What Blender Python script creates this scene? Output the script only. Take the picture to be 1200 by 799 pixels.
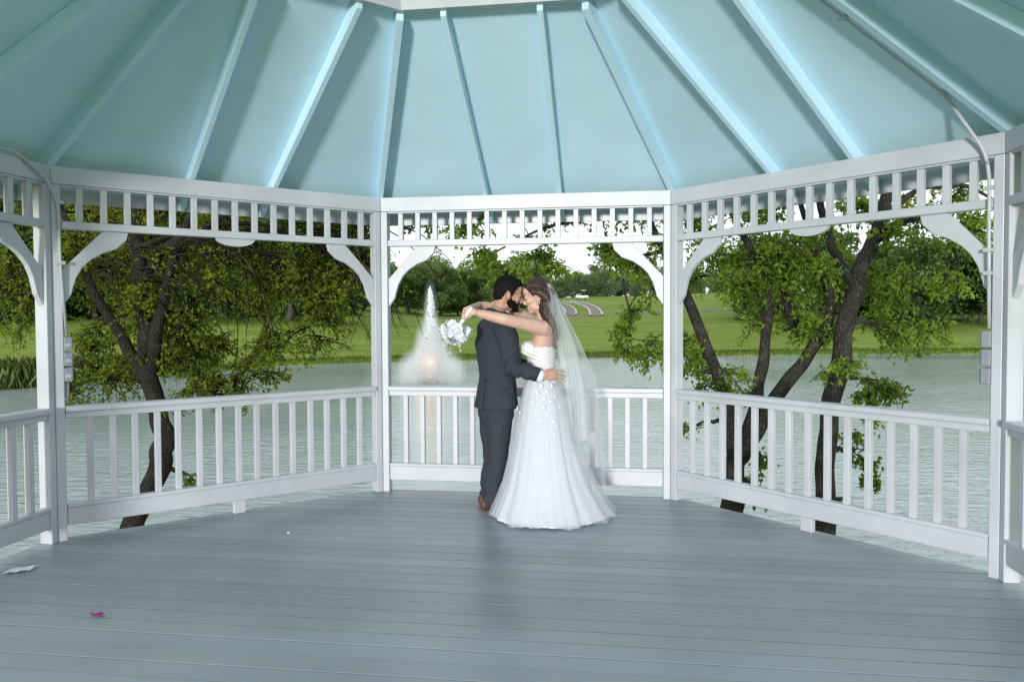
import bpy, bmesh, math, random
import numpy as np
from mathutils import Vector, Matrix, Quaternion

R = math.radians
sc = bpy.context.scene
for o in list(bpy.data.objects):
    bpy.data.objects.remove(o)
col = sc.collection

# ------------------------------------------------------------------ camera
CAM_H, F, PITCH, ROLL = 1.5, 903.8, R(1.83), R(-0.27)
cd = bpy.data.cameras.new('camera')
cam = bpy.data.objects.new('camera', cd)
col.objects.link(cam)
cd.sensor_width = 36.0
cd.lens = F / 1200 * 36
cd.clip_start, cd.clip_end = 0.05, 4000
cam.rotation_mode = 'QUATERNION'
cam.location = (0, 0, CAM_H)
cam.rotation_quaternion = Quaternion((1, 0, 0), R(90) - PITCH) @ Quaternion((0, 0, 1), ROLL)
sc.camera = cam

# ------------------------------------------------------------------ sky, sun, exposure
SUN_AZ, SUN_EL = R(13), R(2.0)
w = bpy.data.worlds.new('World')
sc.world = w
w.use_nodes = True
wn, wl = w.node_tree.nodes, w.node_tree.links
sky = wn.new('ShaderNodeTexSky')
sky.sky_type = 'NISHITA'
sky.sun_disc = False
sky.sun_elevation = SUN_EL
sky.sun_rotation = SUN_AZ + math.pi
SKY_STRENGTH, CLOUD = 0.12, 1.40
tc = wn.new('ShaderNodeTexCoord')
cn = wn.new('ShaderNodeTexNoise')
cn.inputs['Scale'].default_value = 2.2
cn.inputs['Detail'].default_value = 5
cr = wn.new('ShaderNodeValToRGB')
cr.color_ramp.elements[0].position, cr.color_ramp.elements[1].position = 0.3, 0.75
k = CLOUD / SKY_STRENGTH
cr.color_ramp.elements[0].color = (0.86, 0.945, 1.0, 1)
cr.color_ramp.elements[1].color = (0.93, 0.99, 1.04, 1)
cm = wn.new('ShaderNodeVectorMath')
cm.operation = 'SCALE'
cm.inputs['Scale'].default_value = k
mx = wn.new('ShaderNodeMixRGB')
mx.inputs[0].default_value = 0.85
wl.new(tc.outputs['Generated'], cn.inputs['Vector'])
wl.new(cn.outputs['Fac'], cr.inputs['Fac'])
wl.new(cr.outputs['Color'], cm.inputs[0])
wl.new(sky.outputs['Color'], mx.inputs[1])
wl.new(cm.outputs[0], mx.inputs[2])
wl.new(mx.outputs['Color'], wn['Background'].inputs['Color'])
wn['Background'].inputs['Strength'].default_value = SKY_STRENGTH

sd = bpy.data.lights.new('sun', 'SUN')
sd.energy, sd.angle, sd.color = 3.2, R(6.0), (1.0, 0.985, 0.965)
sun = bpy.data.objects.new('sun', sd)
col.objects.link(sun)
sun_dir = Vector((math.sin(SUN_AZ) * math.cos(SUN_EL), math.cos(SUN_AZ) * math.cos(SUN_EL), -math.sin(SUN_EL)))
sun.rotation_euler = sun_dir.to_track_quat('-Z', 'Y').to_euler()
sun.location = (-6, -14, 8)

vs = sc.view_settings
vs.view_transform, vs.look, vs.gamma, vs.exposure = 'Standard', 'None', 1.0, 0.0
vs.use_curve_mapping = False
sc.cycles.max_bounces = 8
sc.cycles.volume_bounces = 2
sc.cycles.diffuse_bounces = 4
sc.cycles.transparent_max_bounces = 24

# ------------------------------------------------------------------ helpers
def ray(px, py):
    u, v = px - 600, py - 399.5
    c, s = math.cos(-ROLL), math.sin(-ROLL)
    u, v = u * c - v * s, u * s + v * c
    c, s = math.cos(PITCH), math.sin(PITCH)
    yy, zz = F, -v
    return Vector((u, yy * c + zz * s, zz * c - yy * s))

def at(px, py, Y):
    r = ray(px, py)
    return Vector((r.x * Y / r.y, Y, CAM_H + r.z * Y / r.y))

class MB:
    def __init__(self):
        self.v, self.f, self.s = [], [], []
    def add(self, vs_, fs, smooth=False):
        b = len(self.v)
        self.v.extend([tuple(p) for p in vs_])
        self.f.extend([tuple(i + b for i in q) for q in fs])
        self.s.extend([smooth] * len(fs))
    def prism(self, poly, axis):
        """closed polygon (3d points) extruded by the vector axis"""
        n = len(poly)
        poly = [Vector(p) for p in poly]
        nrm = Vector((0, 0, 0))
        for i in range(n):
            a, b_ = poly[i], poly[(i + 1) % n]
            nrm += a.cross(b_)
        ax = Vector(axis)
        if nrm.dot(ax) > 0:
            poly.reverse()
        vs_ = poly + [p + ax for p in poly]
        fs = [tuple(range(n)), tuple(range(2 * n - 1, n - 1, -1))]
        for i in range(n):
            j = (i + 1) % n
            fs.append((i, n + i, n + j, j))
        self.add(vs_, fs)
    def box(self, o, ex, ey, ez):
        o, ex, ey, ez = Vector(o), Vector(ex), Vector(ey), Vector(ez)
        self.prism([o, o + ex, o + ex + ey, o + ey], ez)
    def cbox(self, x0, x1, y0, y1, z0, z1):
        self.box((x0, y0, z0), (x1 - x0, 0, 0), (0, y1 - y0, 0), (0, 0, z1 - z0))
    def tube(self, pts, rad, n=8, caps=True):
        pts = [Vector(p) for p in pts]
        rad = rad if isinstance(rad, (list, tuple)) else [rad] * len(pts)
        d0 = (pts[1] - pts[0]).normalized()
        up = Vector((0, 0, 1)) if abs(d0.z) < .9 else Vector((1, 0, 0))
        a = d0.cross(up).normalized()
        vs_, fs = [], []
        for i, p in enumerate(pts):
            d = (pts[min(i + 1, len(pts) - 1)] - pts[max(i - 1, 0)])
            d = d.normalized() if d.length > 1e-9 else d0
            a = (a - d * a.dot(d)).normalized()
            b = d.cross(a)
            for j in range(n):
                t = 2 * math.pi * j / n
                vs_.append(p + (a * math.cos(t) + b * math.sin(t)) * rad[i])
        for i in range(len(pts) - 1):
            for j in range(n):
                k_ = (j + 1) % n
                fs.append((i * n + j, i * n + k_, (i + 1) * n + k_, (i + 1) * n + j))
        if caps:
            fs.append(tuple(range(n - 1, -1, -1)))
            m = (len(pts) - 1) * n
            fs.append(tuple(range(m, m + n)))
        self.add(vs_, fs, True)
    def loft(self, secs, n=20, dome=True):
        """secs: (center, half-axis vector a, half-axis vector b); closed with domed ends"""
        secs = [(Vector(c), Vector(a), Vector(b)) for c, a, b in secs]
        if dome:
            def cap(s0, s1):
                d = (s0[0] - s1[0]).normalized()
                r = min(s0[1].length, s0[2].length)
                return [(s0[0] + d * r * .55 * math.sin(t), s0[1] * math.cos(t), s0[2] * math.cos(t)) for t in (R(78), R(50), R(25))]
            secs = cap(secs[0], secs[1]) + secs + cap(secs[-1], secs[-2])[::-1]
        vs_, fs = [], []
        for c, a, b in secs:
            for j in range(n):
                t = 2 * math.pi * j / n
                vs_.append(c + a * math.cos(t) + b * math.sin(t))
        m = len(secs)
        for i in range(m - 1):
            for j in range(n):
                k_ = (j + 1) % n
                fs.append((i * n + j, i * n + k_, (i + 1) * n + k_, (i + 1) * n + j))
        fs.append(tuple(range(n - 1, -1, -1)))
        fs.append(tuple(range((m - 1) * n, m * n)))
        self.add(vs_, fs, True)
    def limb(self, pts, rad, flat=1.0, side=None):
        """tapered limb through points; flat<1 squeezes across `side`"""
        pts = [Vector(p) for p in pts]
        side = Vector(side) if side else Vector((0, 1, 0))
        secs = []
        for i, p in enumerate(pts):
            d = (pts[min(i + 1, len(pts) - 1)] - pts[max(i - 1, 0)]).normalized()
            b = (side - d * side.dot(d)).normalized()
            a = d.cross(b)
            secs.append((p, a * rad[i], b * rad[i] * flat))
        self.loft(secs, 16)
    def ell(self, c, ax, nu=20, nv=12):
        c = Vector(c)
        ax = [Vector(q) for q in ax]
        vs_, fs = [c + ax[2]], []
        for i in range(1, nv):
            t = math.pi * i / nv
            for j in range(nu):
                p = 2 * math.pi * j / nu
                vs_.append(c + ax[0] * (math.sin(t) * math.cos(p)) + ax[1] * (math.sin(t) * math.sin(p)) + ax[2] * math.cos(t))
        vs_.append(c - ax[2])
        for j in range(nu):
            fs.append((0, 1 + j, 1 + (j + 1) % nu))
            b = 1 + (nv - 2) * nu
            fs.append((len(vs_) - 1, b + (j + 1) % nu, b + j))
        for i in range(nv - 2):
            for j in range(nu):
                a0, a1 = 1 + i * nu + j, 1 + i * nu + (j + 1) % nu
                fs.append((a0, a0 + nu, a1 + nu, a1))
        self.add(vs_, fs, True)
    def mesh(self, name):
        me = bpy.data.meshes.new(name)
        me.from_pydata(self.v, [], self.f)
        me.polygons.foreach_set('use_smooth', self.s)
        me.update()
        return me
    def build(self, name, mat, parent=None, bevel=0):
        return link(name, self.mesh(name), mat, parent, bevel)

def bevel_mesh(me, wdt):
    bm = bmesh.new()
    bm.from_mesh(me)
    bmesh.ops.recalc_face_normals(bm, faces=bm.faces)
    bmesh.ops.bevel(bm, geom=[e for e in bm.edges if e.calc_face_angle(0) > .5], offset=wdt, segments=1, affect='EDGES', profile=.6)
    bm.to_mesh(me)
    bm.free()

def link(name, me, mat, parent=None, bevel=0):
    if bevel:
        bevel_mesh(me, bevel)
    o = bpy.data.objects.new(name, me)
    if mat is not None:
        me.materials.clear()
        me.materials.append(M[mat] if isinstance(mat, str) else mat)
    col.objects.link(o)
    if parent is not None:
        o.parent = parent
        if parent.parent is None:
            o.matrix_parent_inverse = Matrix.Translation(-Vector(parent.location))
        else:
            o.matrix_parent_inverse = Matrix.Identity(4)
    return o

def empty(name, loc=(0, 0, 0)):
    o = bpy.data.objects.new(name, None)
    o.location = loc
    o.empty_display_size = .2
    col.objects.link(o)
    return o

def sub(name, parent, loc=None):
    """an Empty part under a thing, at the world origin"""
    o = bpy.data.objects.new(name, None)
    o.empty_display_size = .1
    col.objects.link(o)
    o.parent = parent
    o.matrix_parent_inverse = Matrix.Translation(-Vector(parent.location))
    return o

def tag(o, label=None, cat=None, group=None, kind=None):
    if label: o['label'] = label
    if cat: o['category'] = cat
    if group: o['group'] = group
    if kind: o['kind'] = kind
    return o

def fuse(mb, voxel, smooth=4):
    """one continuous surface out of overlapping closed shapes"""
    me = mb.mesh('tmp')
    o = bpy.data.objects.new('tmp', me)
    col.objects.link(o)
    m = o.modifiers.new('r', 'REMESH')
    m.mode = 'VOXEL'
    m.voxel_size = voxel
    m.use_smooth_shade = True
    if smooth:
        s_ = o.modifiers.new('s', 'SMOOTH')
        s_.factor, s_.iterations = .5, smooth
    dg = bpy.context.evaluated_depsgraph_get()
    out = bpy.data.meshes.new_from_object(o.evaluated_get(dg))
    bpy.data.objects.remove(o)
    bpy.data.meshes.remove(me)
    return out

def displace(me, fn):
    n = len(me.vertices)
    co = np.empty(n * 3); me.vertices.foreach_get('co', co); co = co.reshape(-1, 3)
    no = np.empty(n * 3); me.vertex_normals.foreach_get('vector', no); no = no.reshape(-1, 3)
    co = co + no * fn(co)[:, None]
    me.vertices.foreach_set('co', co.ravel())
    me.update()

# ------------------------------------------------------------------ materials
M = {}
def mat(name, base, rough=.5, spec=.5, noise=0, nscale=8, bump=0, bscale=40, rnd=0, sheen=0, sss=0, second=None, stretch=None, **kw):
    m = bpy.data.materials.new(name)
    m.use_nodes = True
    nt = m.node_tree
    N, L = nt.nodes, nt.links
    b = N['Principled BSDF']
    b.inputs['Base Color'].default_value = (*base, 1)
    b.inputs['Roughness'].default_value = rough
    b.inputs['Specular IOR Level'].default_value = spec
    if sheen: b.inputs['Sheen Weight'].default_value = sheen
    if sss:
        b.inputs['Subsurface Weight'].default_value = sss
        b.inputs['Subsurface Radius'].default_value = (.012, .005, .003)
    t = N.new('ShaderNodeTexCoord')
    src = t.outputs['Object']
    if stretch:
        mp = N.new('ShaderNodeMapping')
        mp.inputs['Scale'].default_value = stretch
        L.new(src, mp.inputs['Vector'])
        src = mp.outputs['Vector']
    c_out = None
    if noise:
        n = N.new('ShaderNodeTexNoise')
        n.inputs['Scale'].default_value = nscale
        n.inputs['Detail'].default_value = 6
        L.new(src, n.inputs['Vector'])
        r = N.new('ShaderNodeValToRGB')
        r.color_ramp.elements[0].position, r.color_ramp.elements[1].position = .3, .7
        a = second or tuple(x * (1 - noise) for x in base)
        r.color_ramp.elements[0].color = (*a, 1)
        r.color_ramp.elements[1].color = (*[min(1, x * (1 + noise * .5)) for x in base], 1)
        L.new(n.outputs['Fac'], r.inputs['Fac'])
        c_out = r.outputs['Color']
    if rnd:
        oi = N.new('ShaderNodeObjectInfo')
        hs = N.new('ShaderNodeHueSaturation')
        mr = N.new('ShaderNodeMapRange')
        mr.inputs['To Min'].default_value, mr.inputs['To Max'].default_value = 1 - rnd, 1 + rnd
        L.new(oi.outputs['Random'], mr.inputs['Value'])
        L.new(mr.outputs[0], hs.inputs['Value'])
        if c_out: L.new(c_out, hs.inputs['Color'])
        else: hs.inputs['Color'].default_value = (*base, 1)
        c_out = hs.outputs['Color']
    if c_out: L.new(c_out, b.inputs['Base Color'])
    if bump:
        n2 = N.new('ShaderNodeTexNoise')
        n2.inputs['Scale'].default_value = bscale
        n2.inputs['Detail'].default_value = 5
        L.new(src, n2.inputs['Vector'])
        bp = N.new('ShaderNodeBump')
        bp.inputs['Strength'].default_value = bump
        bp.inputs['Distance'].default_value = .01
        L.new(n2.outputs['Fac'], bp.inputs['Height'])
        L.new(bp.outputs['Normal'], b.inputs['Normal'])
    for k_, v_ in kw.items():
        b.inputs[k_.replace('_', ' ')].default_value = v_
    M[name] = m
    return m

mat('white_paint', (.53, .55, .58), .38, .5, noise=.12, nscale=2.3, bump=.12, bscale=26, rnd=.03)
mat('ceiling_paint', (.60, .83, .965), .65, .2, noise=.05, nscale=2.2, bump=.06, bscale=14, rnd=.015)
mat('shingle', (.10, .09, .085), .9, .2, noise=.3, nscale=20)
mat('conduit', (.50, .52, .53), .4, .5, noise=.1, nscale=10)
mat('box_grey', (.27, .30, .33), .45, .5, noise=.08, nscale=20)
mat('skin_m', (.50, .29, .21), .5, .4, noise=.10, nscale=24, sss=.12, bump=.05, bscale=300)
mat('skin_f', (.66, .42, .33), .48, .4, noise=.08, nscale=24, sss=.15, bump=.04, bscale=300)
mat('hair_black', (.010, .008, .008), .6, .15, noise=.4, nscale=60, bump=.6, bscale=160, stretch=(1, 1, .4))
mat('hair_brown', (.050, .024, .016), .4, .5, noise=.5, nscale=70, bump=.5, bscale=150, stretch=(1, 1, .3))
mat('beard', (.016, .011, .009), .8, .1, noise=.4, nscale=150, bump=.8, bscale=400)
mat('suit', (.044, .050, .064), .9, .15, noise=.10, nscale=160, bump=.15, bscale=500)
mat('shirt', (.78, .82, .88), .7, .3)
mat('shoe', (.13, .06, .035), .4, .5, noise=.3, nscale=30)
mat('satin', (.80, .79, .78), .38, .5, noise=.03, nscale=30, sheen=.2)
mat('petal_white', (.82, .84, .86), .6, .3, sss=.1, noise=.05, nscale=60)
mat('ribbon', (.82, .84, .88), .45, .5)
mat('paper', (.80, .82, .84), .8, .2)
mat('petal_purple', (.36, .02, .22), .6, .3, noise=.3, nscale=60)
def bark_mat(name, dark, light, lichen):
    m = bpy.data.materials.new(name)
    m.use_nodes = True
    N, L = m.node_tree.nodes, m.node_tree.links
    b = N['Principled BSDF']; b.inputs['Roughness'].default_value = .95; b.inputs['Specular IOR Level'].default_value = .1
    t, mp = N.new('ShaderNodeTexCoord'), N.new('ShaderNodeMapping')
    mp.inputs['Scale'].default_value = (1, 1, .30)
    L.new(t.outputs['Object'], mp.inputs['Vector'])
    nz = N.new('ShaderNodeTexNoise'); nz.inputs['Scale'].default_value = 9; nz.inputs['Detail'].default_value = 6
    L.new(mp.outputs[0], nz.inputs['Vector'])
    ad = N.new('ShaderNodeMixRGB'); ad.blend_type = 'ADD'; ad.inputs[0].default_value = .10
    L.new(mp.outputs[0], ad.inputs[1]); L.new(nz.outputs['Color'], ad.inputs[2])
    vo = N.new('ShaderNodeTexVoronoi'); vo.feature = 'DISTANCE_TO_EDGE'; vo.inputs['Scale'].default_value = 52
    L.new(ad.outputs[0], vo.inputs['Vector'])
    r = N.new('ShaderNodeValToRGB'); r.color_ramp.elements[0].position, r.color_ramp.elements[1].position = .02, .22
    r.color_ramp.elements[0].color, r.color_ramp.elements[1].color = (*dark, 1), (*light, 1)
    L.new(vo.outputs['Distance'], r.inputs['Fac'])
    n2 = N.new('ShaderNodeTexNoise'); n2.inputs['Scale'].default_value = 6; n2.inputs['Detail'].default_value = 9; n2.inputs['Roughness'].default_value = .7
    L.new(t.outputs['Object'], n2.inputs['Vector'])
    r2 = N.new('ShaderNodeValToRGB'); r2.color_ramp.elements[0].position, r2.color_ramp.elements[1].position = .50, .66
    L.new(n2.outputs['Fac'], r2.inputs['Fac'])
    mm = N.new('ShaderNodeMixRGB'); mm.inputs[2].default_value = (*lichen, 1)
    mf = N.new('ShaderNodeMath'); mf.operation = 'MULTIPLY'; mf.inputs[1].default_value = .55
    L.new(r2.outputs[0], mf.inputs[0]); L.new(mf.outputs[0], mm.inputs[0]); L.new(r.outputs[0], mm.inputs[1])
    L.new(mm.outputs[0], b.inputs['Base Color'])
    bp = N.new('ShaderNodeBump'); bp.inputs['Strength'].default_value = .9; bp.inputs['Distance'].default_value = .03
    L.new(vo.outputs['Distance'], bp.inputs['Height']); L.new(bp.outputs[0], b.inputs['Normal'])
    M[name] = m
bark_mat('bark_dark', (.016, .014, .011), (.044, .040, .034), (.065, .065, .052))
bark_mat('bark_grey', (.022, .020, .017), (.066, .061, .054), (.115, .115, .10))
mat('bark_far', (.09, .08, .07), .95, .1, noise=.3, nscale=3)
mat('gravel', (.26, .22, .19), .95, .1, noise=.3, nscale=1.2)
mat('asphalt', (.16, .16, .16), .95, .1, noise=.2, nscale=1)
mat('stone_edge', (.52, .50, .47), .9, .2, noise=.2, nscale=2)
mat('cart_white', (.75, .75, .76), .4, .5)
mat('cart_tan', (.38, .27, .17), .6, .3)
mat('rubber', (.02, .02, .02), .8, .2)
mat('dark_glass', (.02, .03, .035), .1, .5)
mat('fountain_metal', (.06, .07, .07), .5, .5)
mat('brass', (.45, .32, .12), .35, .5, Metallic=1.0)

def mixed(name, base, alpha, rough=.8, trans=.4, noise=0):
    """thin cloth or leaf: part see-through, part diffuse, part translucent"""
    m = bpy.data.materials.new(name)
    m.use_nodes = True
    N, L = m.node_tree.nodes, m.node_tree.links
    N.remove(N['Principled BSDF'])
    d, t, tr = N.new('ShaderNodeBsdfDiffuse'), N.new('ShaderNodeBsdfTranslucent'), N.new('ShaderNodeBsdfTransparent')
    a, b = N.new('ShaderNodeMixShader'), N.new('ShaderNodeMixShader')
    d.inputs['Color'].default_value = t.inputs['Color'].default_value = (*base, 1)
    a.inputs[0].default_value = trans
    L.new(d.outputs[0], a.inputs[1]); L.new(t.outputs[0], a.inputs[2])
    b.inputs[0].default_value = alpha
    L.new(tr.outputs[0], b.inputs[1]); L.new(a.outputs[0], b.inputs[2])
    if noise:
        co, n, mr = N.new('ShaderNodeTexCoord'), N.new('ShaderNodeTexNoise'), N.new('ShaderNodeMapRange')
        n.inputs['Scale'].default_value = 9
        L.new(co.outputs['Object'], n.inputs['Vector']); L.new(n.outputs['Fac'], mr.inputs['Value'])
        mr.inputs['From Min'].default_value, mr.inputs['From Max'].default_value = .3, .7
        mr.inputs['To Min'].default_value, mr.inputs['To Max'].default_value = alpha - noise, alpha + noise
        L.new(mr.outputs[0], b.inputs[0])
    L.new(b.outputs[0], N['Material Output'].inputs['Surface'])
    M[name] = m
mixed('tulle', (.88, .90, .94), .42, noise=.04)
mixed('tulle_lining', (.88, .90, .94), .97, trans=.2)
mixed('veil_near', (.86, .89, .90), .36, noise=.06)
mixed('veil_far', (.84, .88, .89), .19, noise=.05)

def leaf_mat(name, c0, c1, trans=.45, gloss=.08):
    m = bpy.data.materials.new(name)
    m.use_nodes = True
    N, L = m.node_tree.nodes, m.node_tree.links
    N.remove(N['Principled BSDF'])
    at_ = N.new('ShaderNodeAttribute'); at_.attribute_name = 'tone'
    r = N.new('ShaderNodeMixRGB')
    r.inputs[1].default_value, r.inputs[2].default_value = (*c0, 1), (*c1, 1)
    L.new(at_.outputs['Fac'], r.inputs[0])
    d, t, g = N.new('ShaderNodeBsdfDiffuse'), N.new('ShaderNodeBsdfTranslucent'), N.new('ShaderNodeBsdfGlossy')
    g.inputs['Roughness'].default_value = .45
    a, b = N.new('ShaderNodeMixShader'), N.new('ShaderNodeMixShader')
    L.new(r.outputs[0], d.inputs['Color']); L.new(r.outputs[0], t.inputs['Color'])
    a.inputs[0].default_value, b.inputs[0].default_value = trans, gloss
    L.new(d.outputs[0], a.inputs[1]); L.new(t.outputs[0], a.inputs[2])
    L.new(a.outputs[0], b.inputs[1]); L.new(g.outputs[0], b.inputs[2])
    L.new(b.outputs[0], N['Material Output'].inputs['Surface'])
    M[name] = m
leaf_mat('leaf_dark', (.105, .145, .010), (.310, .380, .034), .55, .015)
leaf_mat('leaf_fresh', (.105, .190, .012), (.300, .430, .042), .55, .02)
leaf_mat('leaf_far', (.115, .190, .045), (.230, .330, .085), .3, .03)
leaf_mat('leaf_far_deep', (.048, .090, .016), (.095, .160, .030), .3, .03)
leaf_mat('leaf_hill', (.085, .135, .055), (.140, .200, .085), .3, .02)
leaf_mat('reed_leaf', (.10, .16, .03), (.22, .24, .07), .3, .02)
leaf_mat('grass_blade', (.07, .12, .012), (.14, .20, .03), .3, .02)

def deck_mat():
    m = bpy.data.materials.new('deck_paint')
    m.use_nodes = True
    N, L = m.node_tree.nodes, m.node_tree.links
    b = N['Principled BSDF']
    t = N.new('ShaderNodeTexCoord'); oi = N.new('ShaderNodeObjectInfo')
    mp = N.new('ShaderNodeMapping'); mp.inputs['Scale'].default_value = (1.0, 9, 9)
    L.new(t.outputs['Object'], mp.inputs['Vector'])
    n1 = N.new('ShaderNodeTexNoise'); n1.inputs['Scale'].default_value = 3; n1.inputs['Detail'].default_value = 8
    L.new(mp.outputs['Vector'], n1.inputs['Vector'])
    n2 = N.new('ShaderNodeTexNoise'); n2.inputs['Scale'].default_value = 1.1; n2.inputs['Detail'].default_value = 5
    L.new(t.outputs['Object'], n2.inputs['Vector'])
    r = N.new('ShaderNodeValToRGB')
    r.color_ramp.elements[0].position, r.color_ramp.elements[1].position = .32, .72
    r.color_ramp.elements[0].color, r.color_ramp.elements[1].color = (.245, .300, .328, 1), (.315, .372, .402, 1)
    L.new(n2.outputs['Fac'], r.inputs['Fac'])
    hs = N.new('ShaderNodeHueSaturation')
    mr = N.new('ShaderNodeMapRange')
    mr.inputs['To Min'].default_value, mr.inputs['To Max'].default_value = .91, 1.09
    L.new(oi.outputs['Random'], mr.inputs['Value']); L.new(mr.outputs[0], hs.inputs['Value'])
    L.new(r.outputs[0], hs.inputs['Color'])
    # scuffs and bird specks
    v = N.new('ShaderNodeTexNoise'); v.inputs['Scale'].default_value = 22; v.inputs['Detail'].default_value = 3
    L.new(t.outputs['Object'], v.inputs['Vector'])
    sr = N.new('ShaderNodeValToRGB')
    sr.color_ramp.elements[0].position, sr.color_ramp.elements[1].position = .735, .76
    L.new(v.outputs['Fac'], sr.inputs['Fac'])
    mm = N.new('ShaderNodeMixRGB'); mm.inputs[2].default_value = (.10, .12, .13, 1)
    fm = N.new('ShaderNodeMath'); fm.operation = 'MULTIPLY'; fm.inputs[1].default_value = .55
    L.new(sr.outputs[0], fm.inputs[0]); L.new(fm.outputs[0], mm.inputs[0]); L.new(hs.outputs[0], mm.inputs[1])
    vz = N.new('ShaderNodeTexVoronoi'); vz.inputs['Scale'].default_value = 5.5
    L.new(t.outputs['Object'], vz.inputs['Vector'])
    lt = N.new('ShaderNodeMath'); lt.operation = 'LESS_THAN'; lt.inputs[1].default_value = .035
    L.new(vz.outputs['Distance'], lt.inputs[0])
    m3 = N.new('ShaderNodeMixRGB'); m3.inputs[2].default_value = (.42, .42, .38, 1)
    lf_ = N.new('ShaderNodeMath'); lf_.operation = 'MULTIPLY'; lf_.inputs[1].default_value = .6
    L.new(lt.outputs[0], lf_.inputs[0]); L.new(lf_.outputs[0], m3.inputs[0]); L.new(mm.outputs[0], m3.inputs[1])
    L.new(m3.outputs[0], b.inputs['Base Color'])
    rr = N.new('ShaderNodeMapRange')
    rr.inputs['To Min'].default_value, rr.inputs['To Max'].default_value = .26, .48
    L.new(n2.outputs['Fac'], rr.inputs['Value']); L.new(rr.outputs[0], b.inputs['Roughness'])
    bp = N.new('ShaderNodeBump'); bp.inputs['Strength'].default_value = .18; bp.inputs['Distance'].default_value = .006
    L.new(n1.outputs['Fac'], bp.inputs['Height']); L.new(bp.outputs[0], b.inputs['Normal'])
    M['deck_paint'] = m
deck_mat()

def ground_mat():
    m = bpy.data.materials.new('lawn')
    m.use_nodes = True
    N, L = m.node_tree.nodes, m.node_tree.links
    b = N['Principled BSDF']
    b.inputs['Roughness'].default_value = 1; b.inputs['Specular IOR Level'].default_value = .1
    t = N.new('ShaderNodeTexCoord')
    mp = N.new('ShaderNodeMapping'); mp.inputs['Scale'].default_value = (.5, 1.6, 1)
    L.new(t.outputs['Object'], mp.inputs['Vector'])
    n1 = N.new('ShaderNodeTexNoise'); n1.inputs['Scale'].default_value = .16; n1.inputs['Detail'].default_value = 8; n1.inputs['Roughness'].default_value = .65
    L.new(mp.outputs['Vector'], n1.inputs['Vector'])
    n2 = N.new('ShaderNodeTexNoise'); n2.inputs['Scale'].default_value = 3; n2.inputs['Detail'].default_value = 6
    L.new(t.outputs['Object'], n2.inputs['Vector'])
    r = N.new('ShaderNodeValToRGB')
    e = r.color_ramp.elements
    e[0].position, e[1].position = .32, .68
    e[0].color, e[1].color = (.130, .200, .028, 1), (.240, .295, .058, 1)
    L.new(n1.outputs['Fac'], r.inputs['Fac'])
    mm = N.new('ShaderNodeMixRGB'); mm.blend_type = 'MULTIPLY'; mm.inputs[0].default_value = .5
    L.new(r.outputs[0], mm.inputs[1]); L.new(n2.outputs['Color'], mm.inputs[2])
    r2 = N.new('ShaderNodeValToRGB')
    r2.color_ramp.elements[0].position, r2.color_ramp.elements[1].position = .25, .7
    r2.color_ramp.elements[0].color, r2.color_ramp.elements[1].color = (.62, .62, .6, 1), (1.15, 1.15, 1.1, 1)
    L.new(n2.outputs['Fac'], r2.inputs['Fac']); L.new(r2.outputs[0], mm.inputs[2])
    mm.inputs[0].default_value = 1
    L.new(mm.outputs[0], b.inputs['Base Color'])
    bp = N.new('ShaderNodeBump'); bp.inputs['Strength'].default_value = .6; bp.inputs['Distance'].default_value = .1
    L.new(n2.outputs['Fac'], bp.inputs['Height']); L.new(bp.outputs[0], b.inputs['Normal'])
    M['lawn'] = m
ground_mat()

def water_mat():
    m = bpy.data.materials.new('lake_water')
    m.use_nodes = True
    N, L = m.node_tree.nodes, m.node_tree.links
    b = N['Principled BSDF']
    b.inputs['Base Color'].default_value = (.315, .39, .365, 1)
    b.inputs['Roughness'].default_value = .07
    b.inputs['IOR'].default_value = 1.33
    t = N.new('ShaderNodeTexCoord')
    mp = N.new('ShaderNodeMapping'); mp.inputs['Scale'].default_value = (.55, 1.35, 1); mp.inputs['Rotation'].default_value = (0, 0, R(12))
    L.new(t.outputs['Object'], mp.inputs['Vector'])
    n1 = N.new('ShaderNodeTexNoise'); n1.inputs['Scale'].default_value = 5.0; n1.inputs['Detail'].default_value = 4
    n1.inputs['Distortion'].default_value = .6
    L.new(mp.outputs['Vector'], n1.inputs['Vector'])
    n3 = N.new('ShaderNodeTexNoise'); n3.inputs['Scale'].default_value = .07; n3.inputs['Detail'].default_value = 3
    L.new(mp.outputs['Vector'], n3.inputs['Vector'])
    mr = N.new('ShaderNodeMapRange'); mr.inputs['From Min'].default_value, mr.inputs['From Max'].default_value = .35, .65
    mr.inputs['To Min'].default_value, mr.inputs['To Max'].default_value = .10, .42
    L.new(n3.outputs['Fac'], mr.inputs['Value'])
    bp = N.new('ShaderNodeBump'); bp.inputs['Distance'].default_value = .10
    L.new(mr.outputs[0], bp.inputs['Strength']); L.new(n1.outputs['Fac'], bp.inputs['Height'])
    L.new(bp.outputs[0], b.inputs['Normal'])
    M['lake_water'] = m
water_mat()

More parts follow.
